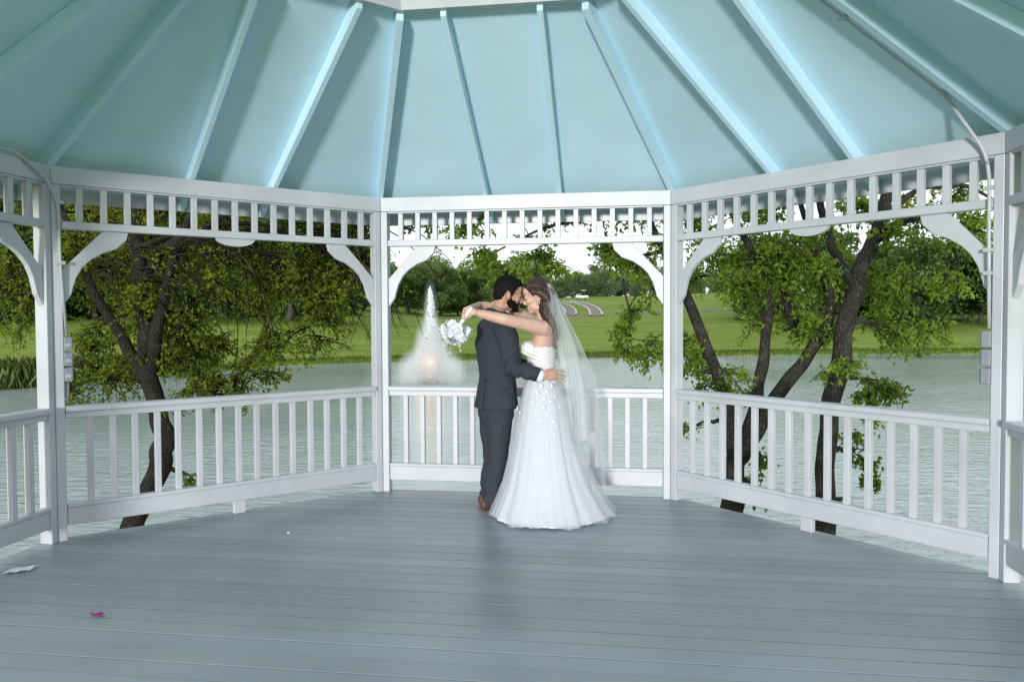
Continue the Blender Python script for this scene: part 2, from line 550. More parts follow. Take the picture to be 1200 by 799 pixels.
def spray_mat(name, dens):
    m = bpy.data.materials.new(name)
    m.use_nodes = True
    N, L = m.node_tree.nodes, m.node_tree.links
    N.remove(N['Principled BSDF'])
    pv = N.new('ShaderNodeVolumePrincipled')
    pv.inputs['Color'].default_value = (.96, .97, .97, 1)
    pv.inputs['Density'].default_value = dens
    # thinning out towards the rim of the puff
    t = N.new('ShaderNodeTexCoord')
    g = N.new('ShaderNodeTexGradient'); g.gradient_type = 'SPHERICAL'
    L.new(t.outputs['Object'], g.inputs['Vector'])
    n = N.new('ShaderNodeTexNoise'); n.inputs['Scale'].default_value = 3.0; n.inputs['Detail'].default_value = 5; n.inputs['Distortion'].default_value = .8
    L.new(t.outputs['Object'], n.inputs['Vector'])
    m1 = N.new('ShaderNodeMath'); m1.operation = 'MULTIPLY'
    pw = N.new('ShaderNodeMath'); pw.operation = 'POWER'; pw.inputs[1].default_value = 1.8
    L.new(g.outputs['Fac'], pw.inputs[0]); L.new(pw.outputs[0], m1.inputs[0]); L.new(n.outputs['Fac'], m1.inputs[1])
    m2 = N.new('ShaderNodeMath'); m2.operation = 'MULTIPLY'; m2.inputs[1].default_value = dens * 2
    L.new(m1.outputs[0], m2.inputs[0]); L.new(m2.outputs[0], pv.inputs['Density'])
    L.new(pv.outputs[0], N['Material Output'].inputs['Volume'])
    M[name] = m
spray_mat('mist', 9.0)
mat('droplet', (.93, .95, .95), .3, .5)
lm = mat('lamp_lens', (.9, .6, .35), .3, .5)
lm.node_tree.nodes['Principled BSDF'].inputs['Emission Color'].default_value = (1, .5, .2, 1)
lm.node_tree.nodes['Principled BSDF'].inputs['Emission Strength'].default_value = .5

# ================================================================== TERRAIN AND WATER
WATER_Z = -0.9
FAR_SHORE = [(-90, 6), (-45, 12), (-26, 18.5), (-16.8, 26.5), (-11.1, 38.5), (-6.5, 41), (0, 43), (8, 45), (18, 46.5), (28, 47), (45, 44), (70, 36), (110, 25)]
NEAR_SHORE = [(-90, 2), (-30, 2.5), (-8, 5.0), (-5.6, 6.4), (-4.6, 7.7), (-3.6, 8.3), (0, 8.1), (3, 8.0), (4.1, 7.0), (4.9, 5.2), (7, 2.6), (12, 1.5), (40, .5), (110, 0)]
fx, fy = zip(*FAR_SHORE); nx, ny = zip(*NEAR_SHORE)
def smooth(e0, e1, x):
    t = np.clip((x - e0) / (e1 - e0), 0, 1)
    return t * t * (3 - 2 * t)
def ground_z(x, y):
    x, y = np.asarray(x, float), np.asarray(y, float)
    d = y - np.interp(x, fx, fy)              # metres beyond the far shore
    e = np.interp(x, nx, ny) - y              # metres back from the near shore
    far = np.interp(d, [-3, 0, .5, 4, 20, 52, 140, 360, 1000], [-2, -.95, -.70, -.55, .0, 1.45, 4.6, 8.5, 12])
    lift = smooth(60, 160, y) * smooth(-20, 40, x) * 1.8
    und = .25 * np.sin(x * .09 + y * .05) + .2 * np.sin(x * .05 - y * .08 + 1)
    far = far + (lift + und * smooth(8, 30, d)) * (d > 0)
    near = np.interp(e, [-1.2, 0, .4, 1.5, 12], [-2, -.95, -.80, -.72, -.70])
    lake = np.full(np.broadcast(x, y).shape, -2.0)
    return np.maximum(np.maximum(far, near), lake)

def build_ground():
    nr, na = 330, 420
    r = np.concatenate([[0], np.geomspace(1.2, 1500, nr - 1)])
    a = np.linspace(0, 2 * math.pi, na, endpoint=False)
    # finer where the camera looks
    a = a + .55 * np.sin(a)
    X = r[:, None] * np.sin(a)[None, :]
    Y = r[:, None] * np.cos(a)[None, :]
    Z = ground_z(X, Y)
    v = np.stack([X, Y, Z], -1).reshape(-1, 3)
    i = np.arange(nr - 1)[:, None] * na
    j = np.arange(na)[None, :]
    k_ = (j + 1) % na
    f = np.stack([i + j, i + na + j, i + na + k_, i + k_], -1).reshape(-1, 4)
    me = bpy.data.meshes.new('ground')
    me.from_pydata(v.tolist(), [], f[:, ::-1].tolist())
    me.polygons.foreach_set('use_smooth', [True] * len(f))
    o = link('ground', me, 'lawn')
    tag(o, 'green mown lawn rising beyond the lake', kind='structure')
build_ground()
b = MB()
b.add([(-160, -2, WATER_Z), (160, -2, WATER_Z), (160, 80, WATER_Z), (-160, 80, WATER_Z)], [(0, 1, 2, 3)])
tag(b.build('lake_water', 'lake_water'), 'pale green rippled lake water', kind='structure')

def ribbon(name, pts, wdt, mat_, lift, label, edge=False):
    P = np.array(pts, float)
    t = np.linspace(0, 1, len(P)); tt = np.linspace(0, 1, 90)
    x, y = np.interp(tt, t, P[:, 0]), np.interp(tt, t, P[:, 1])
    for _ in range(25):
        x[1:-1] = (x[:-2] + 2 * x[1:-1] + x[2:]) / 4; y[1:-1] = (y[:-2] + 2 * y[1:-1] + y[2:]) / 4
    dx, dy = np.gradient(x), np.gradient(y); l = np.hypot(dx, dy); nx_, ny_ = -dy / l, dx / l
    def strip(o0, o1, up):
        m = MB(); vs_ = []
        for i in range(len(x)):
            for o_ in (o0, o1):
                px, py = x[i] + nx_[i] * o_, y[i] + ny_[i] * o_
                vs_.append((px, py, float(ground_z(px, py)) + up))
        n = len(x)
        top = [(2 * i, 2 * i + 1, 2 * i + 3, 2 * i + 2) for i in range(n - 1)]
        low = [(p[0], p[1], p[2] - up - .1) for p in vs_]
        side = [(2 * i, 2 * i + 2, 2 * n + 2 * i + 2, 2 * n + 2 * i) for i in range(n - 1)] + [(2 * i + 3, 2 * i + 1, 2 * n + 2 * i + 1, 2 * n + 2 * i + 3) for i in range(n - 1)]
        m.add(vs_ + low, [q[::-1] for q in top] + side)
        return m
    o = strip(-wdt / 2, wdt / 2, lift).build(name, mat_)
    tag(o, label, kind='structure')
    if edge:
        for s in (-1, 1):
            strip(s * wdt / 2 - .13, s * wdt / 2 + .13, lift + .10).build('stone_edging', 'stone_edge', o)
    return o
ribbon('road', [(-140, 92), (-60, 96), (-10, 97), (20, 96), (60, 92), (140, 80)], 2.6, 'asphalt', .05, 'narrow grey road crossing the lawn')
def on_ground(px, py):
    r = ray(px, py)
    for Y in np.arange(50, 400, .5):
        p = Vector((r.x * Y / r.y, Y, CAM_H + r.z * Y / r.y))
        if p.z <= float(ground_z(p.x, p.y)): return p.x, p.y
    return p.x, p.y
ribbon('path', [on_ground(*p) for p in [(699, 370.5), (698, 366), (694, 361), (686, 357.5), (676, 355), (664, 353.5)]], 1.5, 'gravel', .08, 'curving gravel path edged with pale stone', True)
ribbon('path', [on_ground(*p) for p in [(668, 370.5), (669, 366), (666, 361), (659, 357.5), (648, 355)]], 1.5, 'gravel', .08, 'second gravel path winding up the hill behind the bride', True)

# ================================================================== GAZEBO
CX, CY, ROT, SIDE = -0.323, 3.526, 0.1403, 2.426
RAD = SIDE / (2 * math.sin(math.pi / 8))
APO = RAD * math.cos(math.pi / 8)
BEAM_T, BEAM_B, LOW_T, LOW_B = 2.511, 2.392, 2.150, 2.098
TANP, CEIL0 = 0.60, 2.622
OVER, RING_A, RING_B = 0.35, 1.385, 3.45
C0 = Vector((CX, CY, 0))
def corner(i, rad=RAD):
    a = R(-67.5 + 45 * i) + ROT
    return Vector((CX + rad * math.sin(a), CY + rad * math.cos(a), 0))
def facet(k_):
    """tangent, outward normal, middle of the inner face line of facet k (between corner k and k+1)"""
    a, b_ = corner(k_), corner(k_ + 1)
    t = (b_ - a).normalized()
    n = Vector((-t.y, t.x, 0))
    if n.dot((a + b_) / 2 - C0) < 0: n = -n
    return t, n, (a + b_) / 2
Z = Vector((0, 0, 1))
FACETS = [-1, 0, 1, 2, 3]
gz = empty('gazebo', (CX, CY, 0))
tag(gz, 'white eight sided gazebo with pale blue ceiling and grey plank deck', 'gazebo')

def fbox(mb, fr, u0, u1, w0, w1, z0, z1):
    t, n, m = fr
    mb.box(m + t * u0 + n * w0 + Z * z0, t * (u1 - u0), n * (w1 - w0), Z * (z1 - z0))

# --- deck of separate planks, running along the lake-side rail
deck = sub('deck', gz)
t1, n1, m1 = facet(1)
def octagon(ap):
    return [corner(i, ap / math.cos(math.pi / 8)) for i in range(8)]
def clip_strip(poly, w0, w1):
    def clip(ps, s, lim):
        out = []
        for i in range(len(ps)):
            a, b_ = ps[i], ps[(i + 1) % len(ps)]
            da, db = s * ((a - C0).dot(n1) - lim), s * ((b_ - C0).dot(n1) - lim)
            if da <= 0: out.append(a)
            if (da < 0 < db) or (db < 0 < da): out.append(a + (b_ - a) * (da / (da - db)))
        return out
    return clip(clip(poly, 1, w1), -1, w0)
rng = random.Random(4)
oc = octagon(APO + .10)
PW = .14
wv = -APO - .1
while wv < APO + .1:
    gap = rng.choice([.005, .006, .007, .008, .010, .013])
    p = clip_strip(oc, wv + gap / 2, min(wv + PW, APO + .1) - gap / 2)
    if len(p) > 2:
        dz = rng.uniform(-.0012, .0012)
        cut = rng.uniform(-1.6, 1.6) if rng.random() < .0 else 99
        def side_clip(ps, s_):
            out = []
            for i in range(len(ps)):
                a, b_ = ps[i], ps[(i + 1) % len(ps)]
                da, db = s_ * ((a - C0).dot(t1) - cut) + .0012, s_ * ((b_ - C0).dot(t1) - cut) + .0012
                if da <= 0: out.append(a)
                if (da < 0 < db) or (db < 0 < da): out.append(a + (b_ - a) * (da / (da - db)))
            return out
        for s_ in (1, -1):
            pc = side_clip(p, s_)
            if len(pc) < 3: continue
            dz = rng.uniform(-.0007, .0007)
            q = MB(); q.prism([Vector((a.x, a.y, -.035 + dz)) for a in pc], (0, 0, .035))
            q.build('plank', 'deck_paint', deck, bevel=.002)
    wv += PW
q = MB()
q.prism([Vector((a.x, a.y, -.045)) for a in octagon(APO + .07)], (0, 0, -.005))
q.build('underdeck', 'bark_dark', deck)
for k_ in range(8):
    a, b_ = corner(k_, RAD + .095), corner(k_ + 1, RAD + .095)
    n = facet(k_)[1]
    q = MB(); q.prism([a + Z * -.04, b_ + Z * -.04, b_ + Z * -.04 - n * .04, a + Z * -.04 - n * .04], (0, 0, -.24))
    q.build('skirt_board', 'white_paint', deck)
for k_ in range(8):
    p = corner(k_, RAD - .25)
    q = MB(); q.tube([(p.x, p.y, -.05), (p.x, p.y, -1.2)], .08, 10)
    q.build('pile', 'bark_grey', deck)

# --- posts: two mitred boards each
for i in range(-1, 5):
    post = sub('post', gz)
    c = corner(i)
    radial = (c - C0).normalized()
    for s, fk in ((-1, i - 1), (1, i)):
        t, n, m = facet(fk)
        t = t * s
        g = t * .002
        out = radial * (.088 / radial.dot(n))
        q = MB()
        poly = [c + g, c + t * .056, c + t * .056 + n * .088, c + out + g]
        q.prism(poly, Z * (BEAM_B - .002))
        q.build('post_board', 'white_paint', post, bevel=.003)
    # low plinth block on the outer side
    q = MB()
    q.tube([c + radial * .055, c + radial * .055 + Z * BEAM_T], .03, 8)
    q.build('post_core', 'white_paint', post)

def bracket(fr, s, end):
    """scroll-cut brace between post and frieze rail; s=+1 left end, -1 right end of a facet"""
    t, n, m = fr
    t = t * s
    o = m - t * (SIDE / 2 - .057)
    pts = [(0, -.30), (.0, -.56), (.055, -.475), (.062, -.44), (.085, -.355), (.125, -.275), (.18, -.215), (.25, -.165), (.30, -.145), (.335, -.13), (.40, -.062), (.415, 0), (.255, 0)]
    q = MB()
    q.prism([o + t * a + Z * (LOW_B + b_ * .92) + n * .022 for a, b_ in pts], n * .038)
    return q

for fk in FACETS:
    fr = facet(fk)
    t, n, m = fr
    h = SIDE / 2
    inner = h - .059
    # frieze: beam board, spindles, lower rail, drop
    fz = sub('frieze', gz)
    q = MB(); tm = math.tan(math.pi / 8) * .035
    q.prism([m - t * (h - .002) - n * .004 + Z * BEAM_B, m + t * (h - .002) - n * .004 + Z * BEAM_B, m + t * (h + tm - .004) + n * .034 + Z * BEAM_B, m - t * (h + tm - .004) + n * .034 + Z * BEAM_B], Z * (BEAM_T - BEAM_B))
    q.build('beam_board', 'white_paint', fz, bevel=.004)
    q = MB(); fbox(q, fr, -inner, inner, .004, .052, BEAM_B - .014, BEAM_B - .001); q.build('top_strip', 'white_paint', fz, bevel=.003)
    q = MB(); fbox(q, fr, -inner, inner, -.002, .066, LOW_B, LOW_T); q.build('frieze_rail', 'white_paint', fz, bevel=.004)
    NS = 15
    proto = None
    for i in range(NS):
        u = -inner + (i + .75) * (2 * inner) / (NS + .5)
        q = MB(); fbox(q, fr, u - .02, u + .02, .012, .050, LOW_T, BEAM_B - .014)
        q.build('spindle', 'white_paint', fz, bevel=.002)
    q = MB()
    q.prism([m + t * (.145 * math.cos(a)) + Z * (LOW_B - .058 * math.sin(a) - .001) + n * .018 for a in [R(x) for x in range(0, 181, 15)]], n * .03)
    q.build('drop', 'white_paint', fz)
    for s in (1, -1):
        bracket(fr, s, 0).build('bracket', 'white_paint', gz, bevel=.004)
    # balustrade
    rl = sub('balustrade', gz)
    q = MB(); fbox(q, fr, -inner, inner, -.022, .085, .870, .907); q.build('cap_rail', 'white_paint', rl, bevel=.006)
    q = MB(); fbox(q, fr, -inner, inner, .008, .056, .826, .869); q.build('upper_rail', 'white_paint', rl, bevel=.003)
    q = MB(); fbox(q, fr, -inner, inner, .000, .062, .222, .246); q.build('lower_strip', 'white_paint', rl, bevel=.003)
    q = MB(); fbox(q, fr, -inner, inner, .010, .050, .100, .221); q.build('bottom_rail', 'white_paint', rl, bevel=.004)
    NB = 15
    for i in range(NB):
        u = -inner + (i + 1) * (2 * inner) / (NB + 1)
        u += rng.uniform(-.003, .003); q = MB(); fbox(q, fr, u - .020, u + .020, .012 + rng.uniform(-.002, .002), .052, .246, .826)
        q.build('baluster', 'white_paint', rl, bevel=.003)
    q = MB(); fbox(q, fr, -.045, .045, .014, .058, .001, .101); q.build('foot_block', 'white_paint', rl, bevel=.004)
    # --- roof
    rf = sub('roof', gz)
    def cz(ap): return CEIL0 + TANP * (APO - ap)
    jack = [-.31, .31]
    aO, aR = APO + OVER, RING_A - .05
    def pt(u, ap, dz=0): return C0 + n * ap + t * u + Z * (cz(ap) + dz)
    tw = math.tan(math.pi / 8)
    bounds = [(-1, None), (0, jack[0]), (1, jack[1]), (2, None)]
    def ub(j, ap):
        if j == 0: return -tw * ap
        if j == 3: return tw * ap
        return jack[j - 1]
    for j in range(3):
        q = MB(); e_ = .003
        split = APO - .75 - .12 * j          # plywood butt joint
        for a0, a1 in ((aO, split + .0008), (split - .0008, aR)):
            p4 = [pt(ub(j, a0) + e_, a0), pt(ub(j + 1, a0) - e_, a0), pt(ub(j + 1, a1) - e_, a1), pt(ub(j, a1) + e_, a1)]
            q = MB(); q.prism(p4, Z * .02)
            q.build('ceiling_panel', 'ceiling_paint', rf)
    q = MB(); q.prism([pt(-tw * aO, aO, .03), pt(tw * aO, aO, .03), pt(tw * aR, aR, .03), pt(-tw * aR, aR, .03)], Z * .03)
    q.build('shingle_cover', 'shingle', rf)
    for u in jack:
        q = MB(); wd = .020
        a0, a1 = aO - .02, RING_A + .045
        q.prism([pt(u - wd, a0, -.001), pt(u + wd, a0, -.001), pt(u + wd, a1, -.001), pt(u - wd, a1, -.001)], Z * -.105)
        q.build('rafter', 'ceiling_paint', rf, bevel=.003)
    q = MB(); tf = math.tan(math.pi / 8)
    q.prism([C0 + n * aO + t * (-tf * aO), C0 + n * aO + t * (tf * aO), C0 + n * (aO + .03) + t * (tf * (aO + .03)), C0 + n * (aO + .03) + t * (-tf * (aO + .03))], Z * .13)
    o = q.build('fascia', 'white_paint', rf)
    o.location.z = cz(aO) - .095
hips = sub('hip_frame', gz)
for i in range(-1, 5):
    q = MB()
    rd = (corner(i) - C0).normalized(); sd_ = Vector((-rd.y, rd.x, 0))
    def hp(r_, s, dz): return C0 + rd * r_ + sd_ * s + Z * (CEIL0 + TANP * (APO - r_ * math.cos(math.pi / 8)) + dz)
    r0, r1 = (APO + OVER) / math.cos(math.pi / 8) - .03, (RING_A + .045) / math.cos(math.pi / 8)
    q.prism([hp(r0, -.024, -.002), hp(r0, .024, -.002), hp(r1, .024, -.002), hp(r1, -.024, -.002)], Z * -.115)
    q.build('hip_rafter', 'ceiling_paint', hips, bevel=.003)
ring = sub('cupola', gz)
for k_ in FACETS:
    t, n, m = facet(k_)
    tw = math.tan(math.pi / 8)
    q = MB()
    q.prism([C0 + n * RING_A + t * (-tw * RING_A), C0 + n * RING_A + t * (tw * RING_A), C0 + n * (RING_A + .04) + t * (tw * (RING_A + .04)), C0 + n * (RING_A + .04) + t * (-tw * (RING_A + .04))], Z * .30)
    o = q.build('ring_board', 'white_paint', ring)
    o.location.z = RING_B
q = MB(); q.prism([C0 + Z * 3.85 + (corner(k_) - C0) * (RING_A / APO * .97) for k_ in range(8)], Z * .03)
q.build('cupola_light_lid', 'ceiling_paint', ring)  # unseen lid, added to stop light leaking in through the cupola ring

# --- conduits and outlet boxes fixed to the posts
def arc(pts, n=6):
    """round the corners of a polyline"""
    pts = [Vector(p) for p in pts]
    out = [pts[0]]
    for i in range(1, len(pts) - 1):
        a, b_, c_ = pts[i - 1], pts[i], pts[i + 1]
        l = min((a - b_).length, (c_ - b_).length, .16) * .5
        p0, p2 = b_ + (a - b_).normalized() * l, b_ + (c_ - b_).normalized() * l
        for j in range(n + 1):
            s = j / n
            out.append(p0 * (1 - s) ** 2 + b_ * 2 * s * (1 - s) + p2 * s * s)
    return out + [pts[-1]]
tA, nA, mA = facet(-1); tB, nB, mB_ = facet(0); tC, nC, mC = facet(2)
p0, p3 = corner(0), corner(3)
ob = empty('outlet_boxes', p0 + tB * .1 + Z * 1.0)
tag(ob, 'stacked grey outlet boxes with two raised lids and bent conduit on post', 'outlet box')
q = MB()
q.tube(arc([p0 - tA * 1.9 - nA * .02 + Z * 2.545, p0 - tA * .30 - nA * .02 + Z * 2.535, p0 - tA * .05 - nA * .03 + Z * 2.40, p0 + tB * .042 - nB * .018 + Z * 2.25, p0 + tB * .045 - nB * .016 + Z * 1.9, p0 + tB * .075 + nB * .02 + Z * 1.38]), .010, 10)
q.build('conduit', 'conduit', ob)
for z_ in (2.26, 1.86):
    q = MB(); q.box(p0 + tB * .024 - nB * .034 + Z * z_, tB * .05, nB * .033, Z * .022); q.build('strap', 'conduit', ob)
for i in range(3):
    q = MB()
    z0 = 1.075 + i * .103
    q.box(p0 + tB * .057 - nB * .012 + Z * z0, tB * .052, nB * .09, Z * .094)
    bx_ = q.build('box', 'box_grey', ob, bevel=.006)
    q = MB(); q.box(p0 + tB * .066 - nB * .0135 + Z * (z0 + .03), tB * .03, nB * .0015, Z * .02); q.build('mark', 'conduit', bx_)
    if i < 2:
        q = MB()
        o_ = p0 + tB * .109 + nB * .0 + Z * (z0 + .085)
        q.prism([o_, o_ + tB * .06 + Z * -.022, o_ + tB * .042 + Z * -.012, o_ + Z * .008], nB * .075)
        q.build('lid', 'white_paint', ob, bevel=.002)
q = MB(); q.tube(arc([p0 + tB * .078 + nB * .03 + Z * 1.075, p0 + tB * .078 + nB * .035 + Z * .98, p0 + tB * .07 + nB * .05 + Z * .93]), .009, 8); q.build('cable', 'conduit', ob)

ob = empty('outlet_boxes', p3 - tC * .1 + Z * 1.0)
tag(ob, 'closed stack of pale outlet boxes below conduit from the rafters', 'outlet box')
rd = (p3 - C0).normalized(); sdv = -tC
def hip(r_, s, dz):
    sd_ = Vector((-rd.y, rd.x, 0))
    return C0 + rd * r_ + sd_ * s + Z * (CEIL0 + TANP * (APO - r_ * math.cos(math.pi / 8)) + dz)
q = MB()
q.tube(arc([hip(1.6, .15, -.03), hip(RAD - .28, .15, -.03), p3 - tC * .094 - nC * .03 + Z * 2.42, p3 - tC * .070 - nC * .02 + Z * 2.28, p3 - tC * .070 - nC * .016 + Z * 1.9, p3 - tC * .070 + nC * .005 + Z * 1.42]), .0105, 10)
q.build('conduit', 'conduit', ob)
for r_ in (RAD - .30, RAD - .95):
    q = MB(); a = hip(r_, .125, -.052); q.box(a, rd * .03, Vector((-rd.y, rd.x, 0)) * .05, Z * .05); q.build('strap', 'conduit', ob)
for z_ in (2.2, 1.85, 1.72):
    q = MB(); q.box(p3 - tC * .094 - nC * .032 + Z * z_, tC * .05, nC * .033, Z * .02); q.build('strap', 'conduit', ob)
for i in range(3):
    q = MB(); z0 = 1.10 + i * .105
    q.box(p3 - tC * .109 - nC * .012 + Z * z0, tC * .052, nC * .09, Z * .094)
    bx_ = q.build('box', 'box_grey', ob, bevel=.006)
    q = MB(); q.box(p3 - tC * .118 + nC * .0 + Z * (z0 + .006), tC * .0085, nC * .066, Z * .082); q.build('cover', 'box_grey', bx_, bevel=.002)

# --- litter on the deck
def onfloor(px, py):
    r = ray(px, py); s = -CAM_H / r.z
    return Vector((r.x * s, r.y * s, .004))
rng = random.Random(11)
p = onfloor(20, 671)
q = MB(); vs_, fs = [], []
for i in range(9):
    for j in range(6):
        vs_.append((p.x + (i - 4) * .015 + rng.uniform(-.003, .003), p.y + (j - 2.5) * .018 + i * .009 + rng.uniform(-.005, .005), p.z + .004 + .005 * abs(math.sin(i * .8 + j * .7)) + rng.uniform(0, .002)))
for i in range(8):
    for j in range(5): fs.append((i * 6 + j, (i + 1) * 6 + j, (i + 1) * 6 + j + 1, i * 6 + j + 1))
q.add(vs_, fs)
o = q.build('paper_scrap', 'paper'); tag(o, 'crumpled white scrap of paper lying on deck near post', 'paper')
so = o.modifiers.new('t', 'SOLIDIFY'); so.thickness = .001
p = onfloor(109, 723)
pe = empty('fallen_blossom', p)
tag(pe, 'small magenta blossom fallen on the grey deck', 'blossom')
for i in range(8):
    q = MB()
    c = p + Vector((rng.uniform(-.035, .035), rng.uniform(-.02, .02), .006 + rng.uniform(0, .006)))
    a = rng.uniform(0, 6.28)
    q.ell(c, (Vector((math.cos(a), math.sin(a), .3)) * .016, Vector((-math.sin(a), math.cos(a), 0)) * .009, Vector((-.3, 0, 1)) * .003), 8, 5)
    q.build('petal', 'petal_purple', pe)
q = MB(); q.tube([p + Vector((.02, 0, .004)), p + Vector((.05, -.01, .004)), p + Vector((.07, -.012, .004))], .0016, 5); q.build('stem', 'bark_far', pe)
p = onfloor(338, 625)
q = MB(); q.ell(p + Vector((0, 0, .002)), ((.010, 0, 0), (0, .008, .002), (0, 0, .005)), 8, 6)
tag(q.build('petal_fragment', 'petal_white'), 'tiny white petal on the open deck boards', 'petal')

# ================================================================== VEGETATION
def leaf_mesh(name, centers, dirs, sizes, tones, rng, wide=.42):
    """pointed, slightly folded leaves: 4 triangles each, all in one mesh"""
    n = len(centers)
    C = np.array(centers); D = np.array(dirs); S = np.array(sizes)[:, None]
    D /= np.linalg.norm(D, axis=1)[:, None] + 1e-9
    rd_ = rng.normal(size=(n, 3))
    A = np.cross(D, rd_); A /= np.linalg.norm(A, axis=1)[:, None] + 1e-9
    B = np.cross(D, A)
    v = np.empty((n, 6, 3))
    v[:, 0] = C
    v[:, 1] = C + D * S * .35 + A * S * wide * .5 + B * S * .10
    v[:, 2] = C + D * S * .72 + A * S * wide * .34 + B * S * .05
    v[:, 3] = C + D * S - B * S * .12
    v[:, 4] = C + D * S * .72 - A * S * wide * .34 + B * S * .05
    v[:, 5] = C + D * S * .35 - A * S * wide * .5 + B * S * .10
    base = (np.arange(n) * 6)[:, None]
    f = np.concatenate([base + np.array([[0, 1, 2, 3]]), base + np.array([[0, 3, 4, 5]])]).astype(np.int32)
    me = bpy.data.meshes.new(name)
    me.vertices.add(n * 6); me.loops.add(len(f) * 4); me.polygons.add(len(f))
    me.vertices.foreach_set('co', v.ravel())
    me.loops.foreach_set('vertex_index', f.ravel())
    me.polygons.foreach_set('loop_start', np.arange(len(f)) * 4)
    me.update()
    a = me.attributes.new('tone', 'FLOAT', 'POINT')
    a.data.foreach_set('value', np.repeat(np.clip(tones, 0, 1), 6))
    me.validate()
    return me

def bez(a, b_, sag, n, rng, wob=.03):
    a, b_ = Vector(a), Vector(b_)
    l = (b_ - a).length
    m = (a + b_) / 2 + Vector((0, 0, -sag * l)) + Vector((rng.normal(), rng.normal(), rng.normal() * .6)) * l * .10
    out = []
    for i in range(n + 1):
        s = i / n
        p = a * (1 - s) ** 2 + m * 2 * s * (1 - s) + b_ * s * s
        if 0 < i < n: p = p + Vector(rng.normal(size=3)) * l * wob * .5
        out.append(p)
    return out

def near_tree(name, label, base, limbs, blobs, bark, leaf, seed, leaf_size=.075, dens=1.0, bare=0, thick=1.0, droop=()):
    """limbs: list of [(px,py,Y,radius), ...]; blobs: (px,py,Y,rx_m,rz_m,n_twigs)"""
    rng = np.random.default_rng(seed)
    root = empty(name, base)
    tag(root, label, 'tree')
    wood = MB()
    nodes = []          # (pos, radius)
    for lb in limbs:
        pts = [(at(x, y, Y) if Y is not None else None, r_) for x, y, Y, r_ in lb]
        P = np.array([list(p) for p, _ in pts]); rr = np.array([r_ for _, r_ in pts])
        t = np.linspace(0, 1, len(P)); n = len(P) * 9; tt = np.linspace(0, 1, n)
        Q = np.stack([np.interp(tt, t, P[:, i]) for i in range(3)], 1); r2 = np.interp(tt, t, rr)
        for _ in range(10): Q[1:-1] = (Q[:-2] + 2 * Q[1:-1] + Q[2:]) / 4
        wob = rng.normal(size=(n, 4))
        for _ in range(6): wob[1:-1] = (wob[:-2] + 2 * wob[1:-1] + wob[2:]) / 4
        Q[1:-1] += wob[1:-1, :3] * r2[1:-1, None] * .20
        r2 = r2 * thick * (1 + wob[:, 3] * .09)
        wood.tube([Vector(q) for q in Q], [float(x) for x in r2], 12)
        for q, r_ in zip(Q, r2): nodes.append((Vector(q), float(r_)))
    centers, dirs, sizes, tones = [], [], [], []
    nm = np.array([list(p) for p, _ in nodes])
    for (px, py, Y, rx, rz, nt) in blobs:
        c = at(px, py, Y)
        d = np.linalg.norm(nm - np.array(c), axis=1) + .35 * np.maximum(0, nm[:, 2] - c.z - .8)
        i = int(np.argmin(d)); a, ra = nodes[i]
        r0 = min(ra * .6, .035)
        pts = bez(a, c, -.10 if c.z > a.z else .02, 9, rng, .04)
        r_s = [max(.005, r0 * (1 - s / 9.5)) for s in range(10)]
        wood.tube(pts, r_s, 7)
        nm = np.vstack([nm, [list(p) for p in pts[3:]]])
        nodes += [(p, r_) for p, r_ in zip(pts[3:], r_s[3:])]
        blob_tone = rng.uniform(.1, .75)
        for k_ in range(max(1, int(nt * dens))):
            s0 = pts[rng.integers(4, 10)]
            off = rng.normal(size=3); off /= np.linalg.norm(off); off *= rng.uniform(.35, 1) ** .5
            e = Vector((c.x + off[0] * rx, c.y + off[1] * rx, c.z + off[2] * rz - .08))
            tw = bez(s0, e, -.08, 6, rng, .05)
            wood.tube(tw, [.0055 * (1 - i_ / 7.5) + .0012 for i_ in range(7)], 4, caps=False)
            if rng.uniform() < bare: continue
            tone = np.clip(blob_tone + rng.normal() * .2, 0, 1)
            L_ = (e - s0).length
            nl = int(8 + L_ * 20)
            for j in range(nl):
                s = rng.uniform(.15, 1.0) * 6
                i_ = min(5, int(s)); p = tw[i_].lerp(tw[i_ + 1], s - i_)
                d_ = (tw[i_ + 1] - tw[i_]).normalized()
                dd = np.array(d_) * .5 + rng.normal(size=3) * .55 + np.array([0, 0, -.30])
                q = np.array(p) + rng.normal(size=3) * .028
                # a leaf of leaflets fanned from one stalk
                for _ in range(3 if rng.uniform() < .7 else 1):
                    centers.append(q); dirs.append(dd + rng.normal(size=3) * .45)
                    sizes.append(leaf_size * rng.uniform(.6, 1.25)); tones.append(tone + rng.normal() * .15)
    for (x0, y0, x1, y1, nd) in droop:        # long bare hanging twigs
        for _ in range(nd):
            a = at(rng.uniform(x0, x1), rng.uniform(y0, y1), Yl + rng.uniform(-.4, .4))
            e = a + Vector((rng.uniform(.15, 1.1), rng.uniform(-.3, .3), -rng.uniform(.35, 1.15)))
            m_ = a + Vector((rng.uniform(.2, .7), 0, rng.uniform(-.05, .15)))
            pts = [a * (1 - t) ** 2 + m_ * 2 * t * (1 - t) + e * t * t + Vector(rng.normal(size=3)) * .012 for t in np.linspace(0, 1, 9)]
            wood.tube(pts, [.0085 * (1 - i_ / 9) + .0016 for i_ in range(9)], 5, caps=False)
            for i_ in range(2, 9):
                for _k in range(rng.integers(0, 5)):
                    centers.append(np.array(pts[i_]) + rng.normal(size=3) * .03); dirs.append(rng.normal(size=3) + np.array([.2, 0, -.5]))
                    sizes.append(leaf_size * rng.uniform(.6, 1.2)); tones.append(rng.uniform(.2, .9))
    wood.build('trunk', bark, root)
    me = leaf_mesh('crown', centers, dirs, sizes, tones, rng)
    link('crown', me, leaf, root)
    return len(centers)

rb = np.random.default_rng(3)
